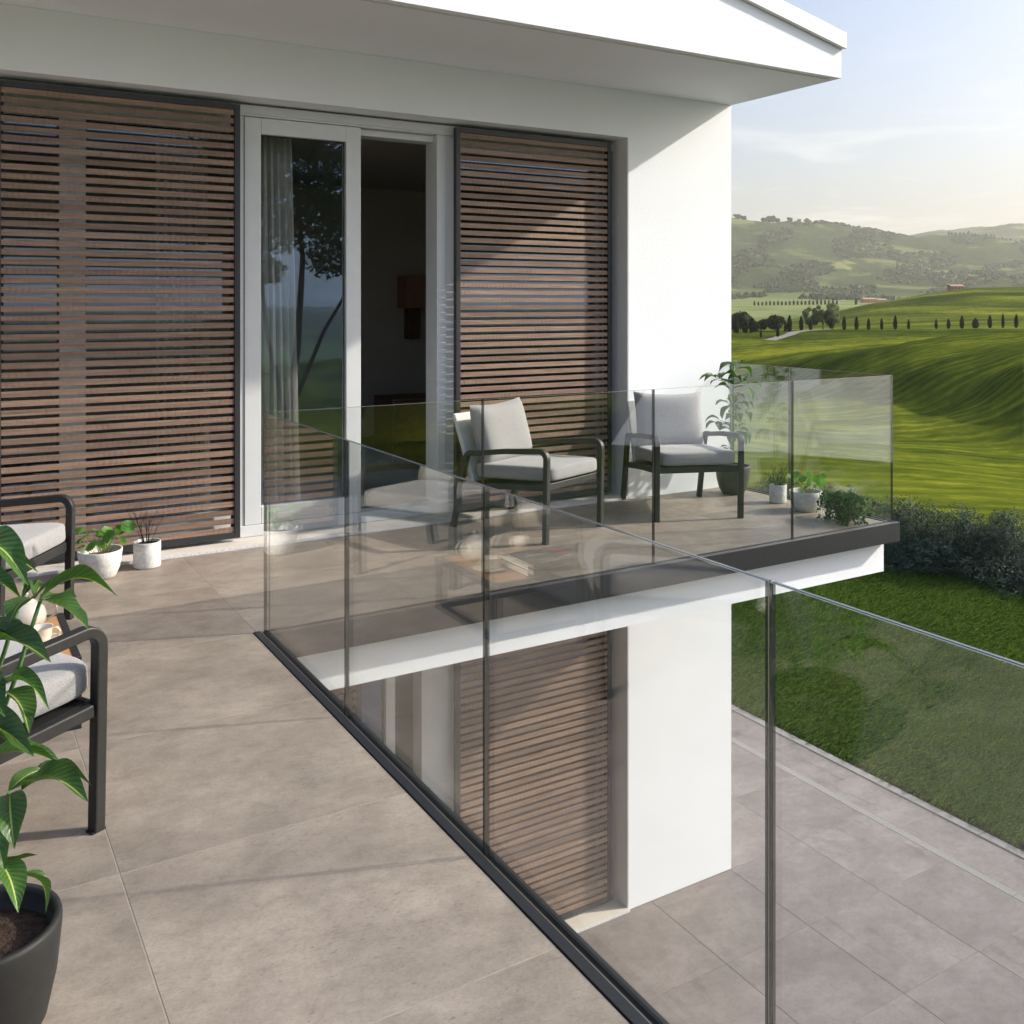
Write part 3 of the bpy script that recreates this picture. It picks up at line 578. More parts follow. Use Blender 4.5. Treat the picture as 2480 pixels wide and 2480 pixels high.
# ------------------------------------------------------------------ balcony
m = MB(); m.box(-9, 5.972, 4.6935, 6.2995, -.37, -.0235); m.box(-9, 1.297, -4, 4.6934, -.37, -.0235); struct('balcony_slab', m, M_PLASTER)
m = MB(); m.box(-9, 1.327, -4, 4.661, -.0225, -.0009); m.box(-9, 5.946, 4.6612, 6.27, -.0225, -.0009); bf = struct('balcony_floor', m, M_GROUT)
TILE = {}
def tile(parent, name, x0, x1, y0, y1, z, M, gap=.0012):
    x0 += gap; x1 -= gap; y0 += gap; y1 -= gap
    if x1 - x0 < .02 or y1 - y0 < .02: return
    key = (round(x1 - x0, 3), round(y1 - y0, 3), M.name)
    if key not in TILE:
        a, b_ = (x1 - x0) / 2, (y1 - y0) / 2; e = .0012
        V = [(sx * (a - q), sy * (b_ - q), zz) for zz, q in ((-.010, 0), (-e, 0), (0, e)) for sx, sy in ((-1, -1), (1, -1), (1, 1), (-1, 1))]
        F = [(0, 1, 5, 4), (1, 2, 6, 5), (2, 3, 7, 6), (3, 0, 4, 7), (4, 5, 9, 8), (5, 6, 10, 9), (6, 7, 11, 10), (7, 4, 8, 11), (8, 9, 10, 11)]
        TILE[key] = mesh(name, V, F, M)
    link(name, TILE[key], parent, ((x0 + x1) / 2, (y0 + y1) / 2, z))
xs = [.449 + .896 * k for k in range(-5, 7)]; ys = [4.661 - .8855 * k for k in range(0, 9)]
for a, b_ in zip(xs, xs[1:]):
    if a < 1.32:
        for y1_, y0_ in zip(ys, ys[1:]): tile(bf, 'tile', a, min(b_, 1.329), y0_, y1_, 0.0, M_TILE)
    for y0_, y1_ in ((4.661, 5.555), (5.555, 6.27)): tile(bf, 'tile', a, min(b_, 5.949), y0_, y1_, 0.0, M_TILE)

# glass balustrade: profile in the floor edge, laminated panes, open joints
def glass_pane(par, horiz, c0, c1, fix, z0=-.02, z1=1.066, th=.0165, G=None):
    """horiz 'x': pane runs along x at y=fix; 'y': along y at x=fix"""
    q = MB(); h = th / 2
    if horiz == 'x': q.box(c0, c1, fix - h, fix + h, z0, z1)
    else: q.box(fix - h, fix + h, c0, c1, z0, z1)
    for f in q.b.faces:
        n = f.normal if f.normal.length else Vector(); f.normal_update(); n = f.normal
        if abs(n.z) > .5: f.material_index = 1
        elif (abs(n.x) > .5) == (horiz == 'x'): f.material_index = 2
    o = q.build('glass_pane', [G or M_GLASS, M_EDGE, M_EDGED], par)
    # the interlayer shows as a fine pale line along the cut edges
    k = MB()
    if horiz == 'x':
        k.box(c0 + .001, c1 - .001, fix - .0012, fix + .0012, z1 + .0002, z1 + .0012)
        for c in (c0, c1): k.box(c - .0009 if c == c0 else c + .0002, c - .0002 if c == c0 else c + .0009, fix - .0012, fix + .0012, .006, z1 - .001)
    else:
        k.box(fix - .0012, fix + .0012, c0 + .001, c1 - .001, z1 + .0002, z1 + .0012)
        for c in (c0, c1): k.box(fix - .0012, fix + .0012, c - .0009 if c == c0 else c + .0002, c - .0002 if c == c0 else c + .0009, .006, z1 - .001)
    bmesh.ops.translate(k.b, vec=-par.location, verts=k.b.verts); k.build('interlayer', M_SILV, o, world=False)
    return o
GX, GY, SX = 1.374, 4.632, 5.992
def balustrade(label, loc): return thing('glass_balustrade', label, 'glass railing', loc, 0, 'frameless glass railings round the balcony')
b1 = balustrade('frameless glass railing nearest the camera, running from the black inner corner to the lower right', (GX, 2, 0))
m = MB(); m.box(1.3305, 1.3625, -4, 4.664, -.0225, .004); m.box(1.3870, 1.3995, -4, 4.5875, -.0225, .004); m.box(1.3885, 1.4005, -4, 4.588, -.133, -.0228); m.box(1.2975, 1.3884, -4, 4.60, -.12, -.0235); m.build('base_profile', M_ANTHP, b1, bevel=.0012)
m = MB(); m.box(1.3630, 1.3652, -4, 4.64, -.02, .0035); m.build('seal', M_SILV, b1); m = MB(); m.box(1.3828, 1.3866, -4, 4.62, -.02, .0022); m.build('gasket', M_RUB, b1)
ye = [4.618, 3.543, 2.445, 1.337, .235, -.87, -1.97, -3.07]
for a, b_ in zip(ye, ye[1:]): glass_pane(b1, 'y', b_ + .0055, a - .0055, GX)
b2 = balustrade('frameless glass railing along the far balcony edge in front of the two armchairs', (3.7, GY, 0))
m = MB(); m.box(1.4006, 6.017, 4.5885, 4.6005, -.133, .0042); m.box(1.388, 6.0, 4.6012, 4.6195, -.0225, .0042); m.box(1.388, 5.955, 4.6445, 4.6605, -.0225, .0042); m.box(1.389, 6.0, 4.601, 4.693, -.12, -.0235); m.build('base_profile', M_ANTHP, b2, bevel=.0012)
m = MB(); m.box(1.39, 5.98, 4.6202, 4.6222, -.02, .0048); m.box(1.402, 6.012, 4.6006, 4.6011, -.01, .0046); m.build('seal', M_SILV, b2); m = MB(); m.box(1.39, 5.98, 4.6412, 4.6442, -.02, .0030); m.build('gasket', M_RUB, b2)
xe = [1.395, 2.581, 3.771, 4.963, 5.9835]
for a, b_ in zip(xe, xe[1:]): glass_pane(b2, 'x', a + .0045, b_ - .0045 if b_ < 5.9 else b_, GY, G=M_GLASS2)
b3 = balustrade('short glass railing at the right end of the balcony behind the row of pots', (SX, 5.5, 0))
m = MB(); m.box(6.005, 6.017, 4.601, 6.299, -.133, .0044); m.box(5.9505, 5.9785, 4.661, 6.299, -.0225, .0044); m.box(6.0010, 6.0045, 4.62, 6.299, -.0225, .0040); m.box(5.973, 6.0045, 4.6935, 6.299, -.12, -.0235); m.build('base_profile', M_ANTHP, b3, bevel=.0012)
for a, b_ in ((4.6425, 5.618), (5.627, 6.296)): glass_pane(b3, 'y', a, b_, SX)

# ------------------------------------------------------------------ lower terrace, kerb, lawn
Z0 = -3.36
m = MB(); m.box(-9, 7.73, -16, 13, Z0 - .2, Z0 - .006); m.box(7.7302, 8.33, -16, 13, Z0 - .2, Z0 - .006); tr = struct('terrace', m, M_GROUT2)
lx = [7.73 - .875 * k for k in range(0, 12)]
for i, (b_, a) in enumerate(zip(lx, lx[1:])):
    for k in range(-6 if b_ > 6.1 else 0, 10 if b_ > 3 else 4):
        y1_ = 6.295 - .8835 * k; y0_ = y1_ - .8835
        if b_ < 6.1 and y1_ > 6.3: continue
        tile(tr, 'paving_tile', a, b_, y0_, y1_, Z0, M_TILE2, .0016)
for k in range(-6, 10): tile(tr, 'paving_tile', 7.823, 8.328, 6.865 - .8835 * (k + 1), 6.865 - .8835 * k, Z0, M_TILE2, .0016)
for k in range(-5, 9): q = MB(); q.box(7.732, 7.8215, 6.6 - .9 * (k + 1) + .002, 6.6 - .9 * k, -.01, .001); q.build('edging_stone', M_STRIP, tr, world=False).location = (0, 0, Z0)
m = MB(); m.box(8.331, 8.332, -8, 13, Z0 - .3, Z0 - .02); kb = struct('kerb', m, M_GROUT2)
for k in range(-7, 14):
    q = MB(); q.box(8.334, 8.435, 6.5 - 1.0 * (k + 1) + .003, 6.5 - 1.0 * k, Z0 - .3, Z0 + .012); q.build('kerb_stone', M_CURB, kb, bevel=.004, world=False)
V = [(8.436, -14, Z0 - .004), (24.3, -14, Z0 - .004), (12.2, 24.3, Z0 - .004), (8.436, 24.3, Z0 - .004)]
o = link('lawn', mesh('lawn', V, [(0, 1, 2, 3)], M_LAWN)); o['kind'] = 'structure'
def grass(n=330000):
    r = np.random.RandomState(4); x = 8.45 + 9.2 * r.rand(n) ** 1.05; y = 1.8 + 14.2 * r.rand(n); k = (.95 * x + .3 * y < 19.2); x, y = x[k], y[k]; n = len(x)
    h = .05 + .055 * r.rand(n) + .012 * np.sin(x * 2.1) * np.cos(y * 1.7); wd = .0055 + .004 * r.rand(n); a = r.rand(n) * 6.283; ln = (.04 + .07 * r.rand(n)); la = -.9 + r.randn(n) * .8
    P = np.stack([x, y, np.full(n, Z0 - .004)], 1); dx = np.stack([np.cos(a) * wd, np.sin(a) * wd, np.zeros(n)], 1); le = np.stack([np.cos(la) * ln, np.sin(la) * ln, h], 1)
    V = np.stack([P - dx, P + dx, P + le * .55 + dx * .7 + np.array([0, 0, .006]), P + le * np.array([1.3, 1.3, 1]), P + le * .55 - dx * .7 + np.array([0, 0, .006])], 1).reshape(-1, 3)
    me = bpy.data.meshes.new('grass'); me.vertices.add(len(V)); me.vertices.foreach_set('co', V.ravel()); me.loops.add(5 * n); me.loops.foreach_set('vertex_index', np.arange(5 * n, dtype=np.int32))
    me.polygons.add(n); me.polygons.foreach_set('loop_start', np.arange(0, 5 * n, 5, dtype=np.int32)); me.polygons.foreach_set('loop_total', np.full(n, 5, np.int32)); me.update(calc_edges=True); me.materials.append(M_GRASS)
    tag(link('grass', me), kind='stuff')
grass()

# shrubs of the hedge
SH = []
for k in range(4):
    r = np.random.RandomState(30 + k)
    lobes = [(0, 0, .55, .78, .9)] + [(r.uniform(-.55, .55), r.uniform(-.5, .5), r.uniform(.3, .95), r.uniform(.28, .45), 1) for _ in range(9)] + [(r.uniform(-.7, .7), r.uniform(-.6, .6), .2, .4, .8) for _ in range(6)]
    P, Q = crown_points(20000, lobes, k + 1, .62, .5); P[:, 2] = np.maximum(P[:, 2], .01)
    me = cards(P, Q, .026, 'foliage', M_SHRUB, .34, k)
    q = MB()
    for j in range(7):
        a = r.uniform(0, 6.28); q.tube([(r.uniform(-.12, .12), r.uniform(-.12, .12), 0), (.3 * math.cos(a), .3 * math.sin(a), .5), (.6 * math.cos(a), .6 * math.sin(a), r.uniform(.8, 1.1))], [.022, .014, .005], 5)
    SH.append((me, q.me('stem', M_BARK)))
shr = []
for t_ in np.arange(-7.5, 9.0, 1.02): shr.append((14.95 + .3 * t_ + .62, 11.65 - .95 * t_ + .2, rnd.uniform(.40, .56), 0))
for t_ in np.arange(-7.0, 9.0, 1.2): shr.append((14.95 + .3 * t_ + 1.75, 11.65 - .95 * t_ + .6, rnd.uniform(.46, .60), 1))
for u_, D_, s_ in ((2198, 18.2, .98), (2312, 17.8, .98), (2440, 17.3, .96), (2105, 18.8, .98), (2010, 19.6, .97), (1890, 20.5, 1.0)):
    x, y, _ = at(u_, D_); shr.append((x, y, s_, 2))
shr.sort(key=lambda q: (q[0] * math.cos(YAW) - q[1] * math.sin(YAW)) / (q[0] * math.sin(YAW) + q[1] * math.cos(YAW)))
cnt = [0, 0, 0]; kindn = ['low silvery shrub in the front row of the hedge', 'dense silvery shrub in the back row of the hedge', 'tall round silvery shrub rising above the hedge']
tot = [sum(1 for q in shr if q[3] == k) for k in range(3)]
for i, (x, y, s_, k) in enumerate(shr):
    cnt[k] += 1
    t = thing('shrub', '%s, %s from the left' % (kindn[k], ORD[cnt[k] - 1]), 'shrub', (x, y, Z0 - .02 if k < 2 else Z0 + .02), rnd.uniform(0, 6.28), 'silvery shrubs of the garden hedge'); t.scale = (.98 if k < 2 else .72, .98 if k < 2 else .72, s_ * rnd.uniform(.97, 1.04))
    a, b_ = SH[i % 4]; link('foliage', a, t); link('stem', b_, t)

# ------------------------------------------------------------------ furniture
def sweep(path, xc, wx, th, taper=None):
    """flat bar following path [(y,z)...], wx wide in x, th thick in the plane"""
    q = MB(); rings = []; n = len(path)
    for i, (y, z) in enumerate(path):
        a = path[max(i - 1, 0)]; b_ = path[min(i + 1, n - 1)]; d = Vector((0, b_[0] - a[0], b_[1] - a[1])).normalized(); nn = Vector((0, -d.z, d.y)); tt = th / 2
        if 0 < i < n - 1:
            d1 = Vector((0, y - a[0], z - a[1])).normalized(); d2 = Vector((0, b_[0] - y, b_[1] - z)).normalized(); tt = tt / max(.5, math.sqrt(max(.2, (1 + d1.dot(d2)) / 2)))
        w2 = wx / 2 * (taper[i] if taper else 1)
        rings.append([q.b.verts.new(Vector((xc + sx * w2, y, z)) + nn * (sy * tt)) for sx, sy in ((-1, -1), (1, -1), (1, 1), (-1, 1))])
    for r0, r1 in zip(rings, rings[1:]):
        for k in range(4): q.b.faces.new((r0[k], r0[(k + 1) % 4], r1[(k + 1) % 4], r1[k]))
    q.b.faces.new(rings[0][::-1]); q.b.faces.new(rings[-1]); return q
def arc(cy_, cz, r, a0, a1, n=6): return [(cy_ + r * math.cos(R(a0 + (a1 - a0) * k / n)), cz + r * math.sin(R(a0 + (a1 - a0) * k / n))) for k in range(n + 1)]
def cushion(hx, hy, hz, n=22, pw=.22, crown=.012):
    V = []; F = []
    def sp(v_, e): return math.copysign(abs(v_) ** e, v_)
    nu, nv = 48, 18
    for j in range(nv + 1):
        ph = -math.pi / 2 + math.pi * j / nv
        for i in range(nu):
            th = 2 * math.pi * i / nu; cr_ = sp(math.cos(ph), .16)
            V.append((hx * cr_ * sp(math.cos(th), pw), hy * cr_ * sp(math.sin(th), pw), hz * sp(math.sin(ph), .34) + (crown * (1 - (V[-1][0] / hx) ** 2) if False else 0)))
    for j in range(nv):
        for i in range(nu): F.append((j * nu + i, j * nu + (i + 1) % nu, (j + 1) * nu + (i + 1) % nu, (j + 1) * nu + i))
    V = [(x, y, z + crown * (1 - (x / hx) ** 2) * (1 - (y / hy) ** 2) * (1 if z > 0 else 0)) for x, y, z in V]
    return V, F
def pillow(hx, hz, T, seed=0):
    n = 18; V = []; F = []; r = random.Random(seed); p1, p2 = r.random() * 6, r.random() * 6
    for side in (1, -1):
        for j in range(n + 1):
            v_ = -1 + 2 * j / n
            for i in range(n + 1):
                u_ = -1 + 2 * i / n; x = hx * u_ * (1 - .045 * (1 - v_ * v_)); z = hz * v_ * (1 - (.10 if v_ > 0 else .03) * (1 - u_ * u_))
                t_ = T * (max(0, (1 - u_ ** 4) * (1 - v_ ** 4))) ** .42 * (1 + .05 * math.sin(3 * u_ + p1) * math.cos(2.5 * v_ + p2))
                V.append((x, side * t_, z))
    m_ = (n + 1) ** 2
    for s_ in (0, 1):
        for j in range(n):
            for i in range(n):
                a = s_ * m_ + j * (n + 1) + i; q = (a, a + 1, a + n + 2, a + n + 1); F.append(q[::-1] if s_ == 0 else q)
    return V, F
def make_chair(label, loc, face, group):
    t = thing('armchair', label, 'armchair', loc, R(face - 90), group); S = lambda q, nm: q.build(nm, M_CHAIR, t, bevel=.005, seg=2, world=False)
    for sx in (-1, 1):
        x = sx * .325
        loop = [(.402, 0), (.408, .30), (.412, .53)] + arc(.362, .558, .050, 2, 92, 7) + [(.05, .579), (-.20, .5425)] + arc(-.243, .492, .050, 80, 168, 6) + [(-.310, .45), (-.352, .25), (-.415, 0)]
        S(sweep(loop, x, .040, .036), 'side_frame')
        S(sweep([(.388, .368), (.05, .340), (-.350, .292)], x - sx * .002, .028, .040), 'side_rail')
        for yy in (.400, -.415): q = MB(); q.box(x - .016, x + .016, yy - .023, yy + .023, -.0005, .006); q.build('foot_pad', M_RUB, t, world=False)
    q = MB(); q.box(-.309, .309, .374, .402, .345, .392); S(q, 'front_rail'); q = MB(); q.box(-.309, .309, -.345, -.318, .272, .312); S(q, 'rear_rail')
    q = MB(); q.prism([(-.305, .373, .388), (-.305, -.31, .318), (-.305, -.31, .306), (-.305, .373, .376)], (.61, 0, 0)); q.build('seat_base', M_CHAIR, t, world=False)
    q = MB(); q.prism([(-.285, -.255, .33), (-.285, -.445, .80), (-.285, -.472, .79), (-.285, -.292, .31)], (.57, 0, 0)); q.build('backrest', M_SLING, t, bevel=.012, seg=3, world=False)
    V, F = cushion(.300, .345, .052, crown=.010); o = link('seat_cushion', mesh('seat_cushion', V, F, M_FAB, True), t, (0, .085, .432), (R(3.5), 0, 0))
    V, F = pillow(.285, .225, .082, int(face)); o = link('back_pillow', mesh('back_pillow', V, F, M_FAB, True), t, (0, -.235, .660), (R(15), R(rnd.uniform(-2, 2)), 0))
    return t
make_chair('grey cushioned armchair on the far balcony in front of the slatted screen', (3.634, 5.868, .0005), -69.4, 'armchairs with dark frames and grey cushions')
make_chair('grey cushioned armchair by the white wall next to the tall potted plant', (4.965, 5.781, .0005), -110.2, 'armchairs with dark frames and grey cushions')
make_chair('armchair at the left edge near the slatted screen, beyond the low table', (.076, 5.289, .0005), -32, 'armchairs with dark frames and grey cushions')
make_chair('nearest armchair at the left edge, dark frame and grey seat behind the leafy plant', (-.082, 3.264, .0005), 28, 'armchairs with dark frames and grey cushions')

tb = thing('coffee_table', 'low square coffee table with black tube frame and oak top', 'table', (.18, 4.25, 0)); X0, X1, Y0, Y1, ZT, w_ = -.118, .480, 3.948, 4.552, .270, .028
for a in (X0, X1 - w_):
    for c in (Y0, Y1 - w_): q = MB(); q.box(a, a + w_, c, c + w_, .0005, ZT); q.build('leg', M_ANTHP, tb, bevel=.002)
for z_ in (.0008, ZT - w_):
    for c in (Y0 + .0005, Y1 - w_ - .0005): q = MB(); q.box(X0 + w_ + .0005, X1 - w_ - .0005, c, c + w_, z_, z_ + w_ - .0005); q.build('frame_bar', M_ANTHP, tb, bevel=.002)
    for a in (X0 + .0005, X1 - w_ - .0005): q = MB(); q.box(a, a + w_, Y0 + w_ + .0005, Y1 - w_ - .0005, z_, z_ + w_ - .0005); q.build('frame_bar', M_ANTHP, tb, bevel=.002)
q = MB(); q.box(X0 + w_ + .001, X1 - w_ - .001, Y0 + w_ + .001, Y1 - w_ - .001, ZT - .02, ZT - .003); q.build('table_top', M_OAK, tb, bevel=.001)
TT = ZT - .0025
def handle(par, pts, rad, m_, nm='handle'): q = MB(); q.tube(pts, rad, 8); return q.build(nm, m_, par)
def cup_set(cx, cy_, hdir, lab_c, lab_s):
    s_ = MB(); s_.lathe([(0, TT + .002), (.040, TT + .001), (.044, TT + .003), (.078, TT + .013), (.079, TT + .0145), (.045, TT + .0065), (0, TT + .005)], cx, cy_, 40); o = link('saucer', s_.me('saucer', M_CERAM, (cx, cy_, TT)), None, (cx, cy_, TT)); tag(o, lab_s, 'saucer', 'cream saucers')
    t = thing('cup', lab_c, 'cup', (cx, cy_, TT + .006), 0, 'cream cups'); z = TT + .006
    q = MB(); q.lathe([(0, z), (.026, z), (.030, z + .004), (.040, z + .022), (.0435, z + .056), (.0455, z + .058), (.041, z + .055), (.037, z + .024), (.022, z + .006), (0, z + .005)], cx, cy_, 40); q.build('bowl', M_CERAM, t)
    d = Vector((math.cos(R(hdir)), math.sin(R(hdir)), 0)); c = Vector((cx, cy_, z + .03)); handle(t, [c + d * .040 + Vector((0, 0, .018)), c + d * .060 + Vector((0, 0, .020)), c + d * .069 + Vector((0, 0, .006)), c + d * .060 + Vector((0, 0, -.010)), c + d * .038 + Vector((0, 0, -.014))], .0052, M_CERAM)
cup_set(.362, 4.192, -12, 'cream cup with its handle to the right on the front corner of the low table', 'cream saucer under the cup at the front corner of the low table')
q = MB(); cx, cy_ = .03, 4.47; z = TT; q.lathe([(0, z), (.030, z), (.036, z + .004), (.043, z + .03), (.0445, z + .062), (.042, z + .060), (.038, z + .02), (0, z + .008)], cx, cy_, 36)
t = thing('cup', 'cream tumbler standing at the back of the low table', 'cup', (cx, cy_, TT), 0, 'cream cups'); q.build('bowl', M_CERAM, t)
tp = thing('teapot', 'milky glass teapot on the low table behind the cup', 'teapot', (.325, 4.405, TT)); cx, cy_, z = .325, 4.405, TT
q = MB(); q.lathe([(0, z + .001), (.045, z), (.062, z + .008), (.076, z + .035), (.078, z + .058), (.068, z + .088), (.045, z + .108), (.033, z + .113)], cx, cy_, 48); q.build('pot_body', M_TEA, tp)
q = MB(); q.lathe([(.037, z + .112), (.036, z + .116), (.018, z + .126), (.005, z + .129), (.006, z + .136), (.011, z + .142), (.009, z + .149), (0, z + .152)], cx, cy_, 32); q.build('lid', M_TEA, tp)
handle(tp, [(cx + .048, cy_, z + .104), (cx + .088, cy_ - .008, z + .106), (cx + .114, cy_ - .012, z + .083), (cx + .112, cy_ - .012, z + .050), (cx + .075, cy_ - .005, z + .026)], .0050, M_TEA)
q = MB(); q.tube([(cx - .066, cy_, z + .045), (cx - .100, cy_, z + .062), (cx - .118, cy_, z + .100), (cx - .134, cy_, z + .112)], [.016, .011, .008, .006], 10); q.build('spout', M_TEA, tp)
def book(x0, x1, y0, y1, z0, th, label, rot=0, printed=False):
    c = ((x0 + x1) / 2, (y0 + y1) / 2, z0); t = thing('book', label, 'book', c, R(rot), 'stacked art books'); a, b_ = (x1 - x0) / 2, (y1 - y0) / 2
    for zz in (0, th - .003): q = MB(); q.box(-a, a, -b_, b_, zz, zz + .003); q.build('cover', M_PRINT if (printed and zz) else M_COVER, t, world=False)
    q = MB(); q.box(-a, a, -b_ - .002, -b_ + .0008, 0.0002, th - .0002); q.build('spine', M_COVER, t, world=False)
    q = MB(); q.box(-a + .004, a - .004, -b_ + .001, b_ - .004, .0032, th - .0032); q.build('pages', M_PAGE, t, world=False)
    return t, a, b_, th
t, a, b_, th = book(-.075, .262, 3.985, 4.235, TT, .030, 'thick black art book at the bottom of the stack on the low table')
t, a, b_, th = book(-.080, .262, 3.990, 4.242, TT + .0306, .027, 'black art book with a printed photograph cover, topmost on the low table', -1.2, True)
q = MB(); q.box(-a + .05, -a + .085, -.03, b_ - .03, th + .0002, th + .0006); q.build('red_band', M_RED, t, world=False)
for k in range(16):
    if k in (5, 10): continue
    q = MB(); q.box(-.10 + k * .0125, -.10 + k * .0125 + (.008 if k % 3 else .0045), -b_ + .012, -b_ + .024 + (.003 if k % 4 == 1 else 0), th + .0002, th + .0005); q.build('printed_mark', M_LET, t, world=False)

# ------------------------------------------------------------------ pots and plants
LV = []
def leaf_mesh(k, W=.30, arch=.16, fold=.16, tipp=1.0, twist=0.0, wave=.02):
    """unit leaf: base at origin, tip at (0,1,0), top side +z"""
    ns, nw = 14, 4; V = []; F = []; uv = []
    for i in range(ns + 1):
        s_ = i / ns; wd = W * 1.18 * (math.sin(math.pi * min(1, s_ ** .78)) ** .85) * (1 - .35 * s_ ** 4) if 0 < s_ < 1 else .004
        wd = max(wd, .005)
        for j in range(-nw, nw + 1):
            x = j / nw; tw = twist * s_; xx = x * wd; zz = abs(x) ** 1.3 * fold * wd * 1.5 - .35 * fold * wd + wave * wd * math.sin(9 * s_ + (2 if x > 0 else 0)) * abs(x) * 2
            V.append((xx * math.cos(tw) - zz * math.sin(tw) * .3, s_, arch * math.sin(math.pi * s_ ** .9) + xx * math.sin(tw) + zz)); uv.append((.5 + x * .5, s_))
    w2 = 2 * nw + 1
    for i in range(ns):
        for j in range(2 * nw): a = i * w2 + j; F.append((a, a + 1, a + w2 + 1, a + w2))
    return mesh('leaf', V, F, M_LEAF, True, uv=uv)
for k, (W, ar, fo, tw) in enumerate(((.19, .16, .5, .1), (.22, .22, .35, -.25), (.17, .30, .55, .2), (.21, .10, .3, .35), (.18, .24, .6, -.1))): LV.append(leaf_mesh(k, W, ar, fo, 1, tw, .10))
def place_leaf(parent, base, tip, k, wscale=1.0, roll=0.0, name='leaf', me=None):
    base = Vector(base) - parent.location; tip = Vector(tip) - parent.location; d = tip - base; L = d.length; y = d.normalized(); z = Vector((0, 0, 1)) - y * y.z
    if z.length < .15: z = Vector((y.x, y.y, 0)) * -1 if abs(y.z) > .9 and Vector((y.x, y.y, 0)).length > .01 else Vector((1, 0, 0))
    z.normalize(); x = y.cross(z); z = x.cross(y); q = Matrix.Rotation(roll, 3, y); x, z = q @ x, q @ z
    M_ = Matrix(((x.x * L * wscale, y.x * L, z.x * L, base.x), (x.y * L * wscale, y.y * L, z.y * L, base.y), (x.z * L * wscale, y.z * L, z.z * L, base.z), (0, 0, 0, 1)))
    o = bpy.data.objects.new(name, me or LV[k % len(LV)]); C.objects.link(o); o.parent = parent; o.matrix_local = M_; return o
def dark_pot(t, x, y, r, h, mt, soil=True):
    q = MB(); q.lathe([(0, .001), (r * .55, .001), (r * .62, h * .03), (r * .80, h * .22), (r * .93, h * .55), (r * .99, h * .88), (r, h * .97), (r * .985, h), (r * .90, h), (r * .885, h * .96), (r * .88, h * .80), (0, h * .80)], x, y, 48); q.build('pot', mt, t)
    q = MB(); q.lathe([(0, h * .845), (r * .5, h * .835), (r * .878, h * .815)], x, y, 36); q.build('soil', M_SOIL, t)
# near plant, left edge
px, py = .095, 2.355
np_ = thing('potted_plant', 'large leafy houseplant in a charcoal pot at the lower left edge, nearest the camera', 'potted plant', (px, py, 0), 0, 'tall potted plants with glossy leaves'); dark_pot(np_, px, py, .152, .27, M_DKPOT)
trunk = [(px, py, .2), (px - .005, py + .004, .5), (px + .008, py - .004, .8), (px, py, 1.12)]
q = MB(); q.tube(trunk, [.011, .010, .008, .005], 8)
EX = [  # base u,v,D, tip u,v,D, shape, width, roll
    (-62, 1322, 2.02, 68, 1417, 1.93, 1, .95, .1), (-50, 1352, 2.1, 92, 1386, 2.06, 2, .9, .5), (-75, 1400, 2.05, 50, 1449, 2.0, 0, 1.0, .2),
    (84, 1450, 1.98, 20, 1513, 1.90, 1, 1.9, .1), (96, 1452, 2.0, 284, 1444, 2.03, 2, .85, -.25), (101, 1454, 2.0, 215, 1526, 1.92, 3, 1.15, -.15), (100, 1452, 2.03, 186, 1447, 2.12, 3, 1.15, .0), (84, 1448, 2.02, 112, 1418, 2.12, 0, 1.2, .1), (52, 1450, 2.02, 76, 1425, 2.1, 2, 1.1, .3),
    (-65, 1580, 2.0, 82, 1562, 1.93, 1, .95, .0), (-85, 1600, 1.95, 123, 1604, 1.88, 1, .95, -.1), (4, 1662, 1.98, 119, 1720, 1.93, 2, 1.0, .1), (12, 1675, 1.98, 71, 1776, 1.90, 0, 1.35, -.25), (-55, 1618, 1.98, 12, 1736, 1.90, 3, 1.2, .4),
    (-70, 1775, 1.98, 82, 1832, 1.90, 1, 1.0, .2), (-25, 1830, 2.04, 152, 1853, 2.08, 0, .8, .1), (20, 1918, 2.0, 108, 1862, 2.05, 1, 1.0, .5), (52, 1915, 1.98, 214, 1943, 1.92, 1, .95, -.1), (50, 1915, 2.02, 224, 1905, 2.08, 2, .7, -.2), (24, 1922, 1.97, 35, 2056, 1.88, 0, 1.6, .2), (-60, 1960, 2.0, 12, 2110, 1.92, 1, 1.2, .1),
    (-20, 2120, 2.0, 91, 2070, 2.0, 3, .9, .1), (2, 2090, 1.97, 44, 2210, 1.90, 0, 1.5, -.1), (40, 2120, 1.98, 110, 2212, 1.97, 2, .8, -.5), (-90, 1700, 2.05, 10, 1690, 2.0, 2, 1.0, .3)]
for i, (a, b_, c, d, e, f, k, ws, ro) in enumerate(EX): place_leaf(np_, unp(a, b_, c), unp(d, e, f), k, ws * .74, ro)
# petioles back to the trunk
for (u_, v_, D_), (zt_) in (((98, 1454, 2.0), .62), ((50, 1450, 2.02), .74), ((-62, 1324, 2.02), .86), ((-62, 1585, 1.98), .66), ((4, 1665, 1.98), .48), ((22, 1918, 1.99), .33), ((50, 1915, 1.99), .33), ((2, 2092, 1.98), .26), ((-68, 1775, 1.98), .46), ((-50, 1350, 2.1), .9)):
    e_ = unp(u_, v_, D_); s_ = Vector((px, py, zt_)); mid = s_.lerp(e_, .55) + Vector((0, 0, -.012)); q.tube([s_, mid, e_], [.0055, .0048, .0040], 7)
q.tube([unp(98, 1454, 2.0), unp(100, 1440, 2.02)], [.003, .002], 6)
r = random.Random(5)
for k in range(26):                                        # foliage on the side away from the view
    a = R(r.uniform(95, 260)) ; z_ = r.uniform(.32, 1.15); b0 = Vector((px, py, z_)) + Vector((math.cos(a), math.sin(a), .3)) * r.uniform(.03, .12); tip = b0 + Vector((math.cos(a + r.uniform(-.5, .5)), math.sin(a + r.uniform(-.5, .5)), r.uniform(-.5, .3))) * r.uniform(.10, .15)
    place_leaf(np_, b0, tip, k, r.uniform(.9, 1.3), r.uniform(-.4, .4)); q.tube([(px, py, z_ - .03), b0], [.004, .003], 6)
q.build('stem', M_STEM, np_)
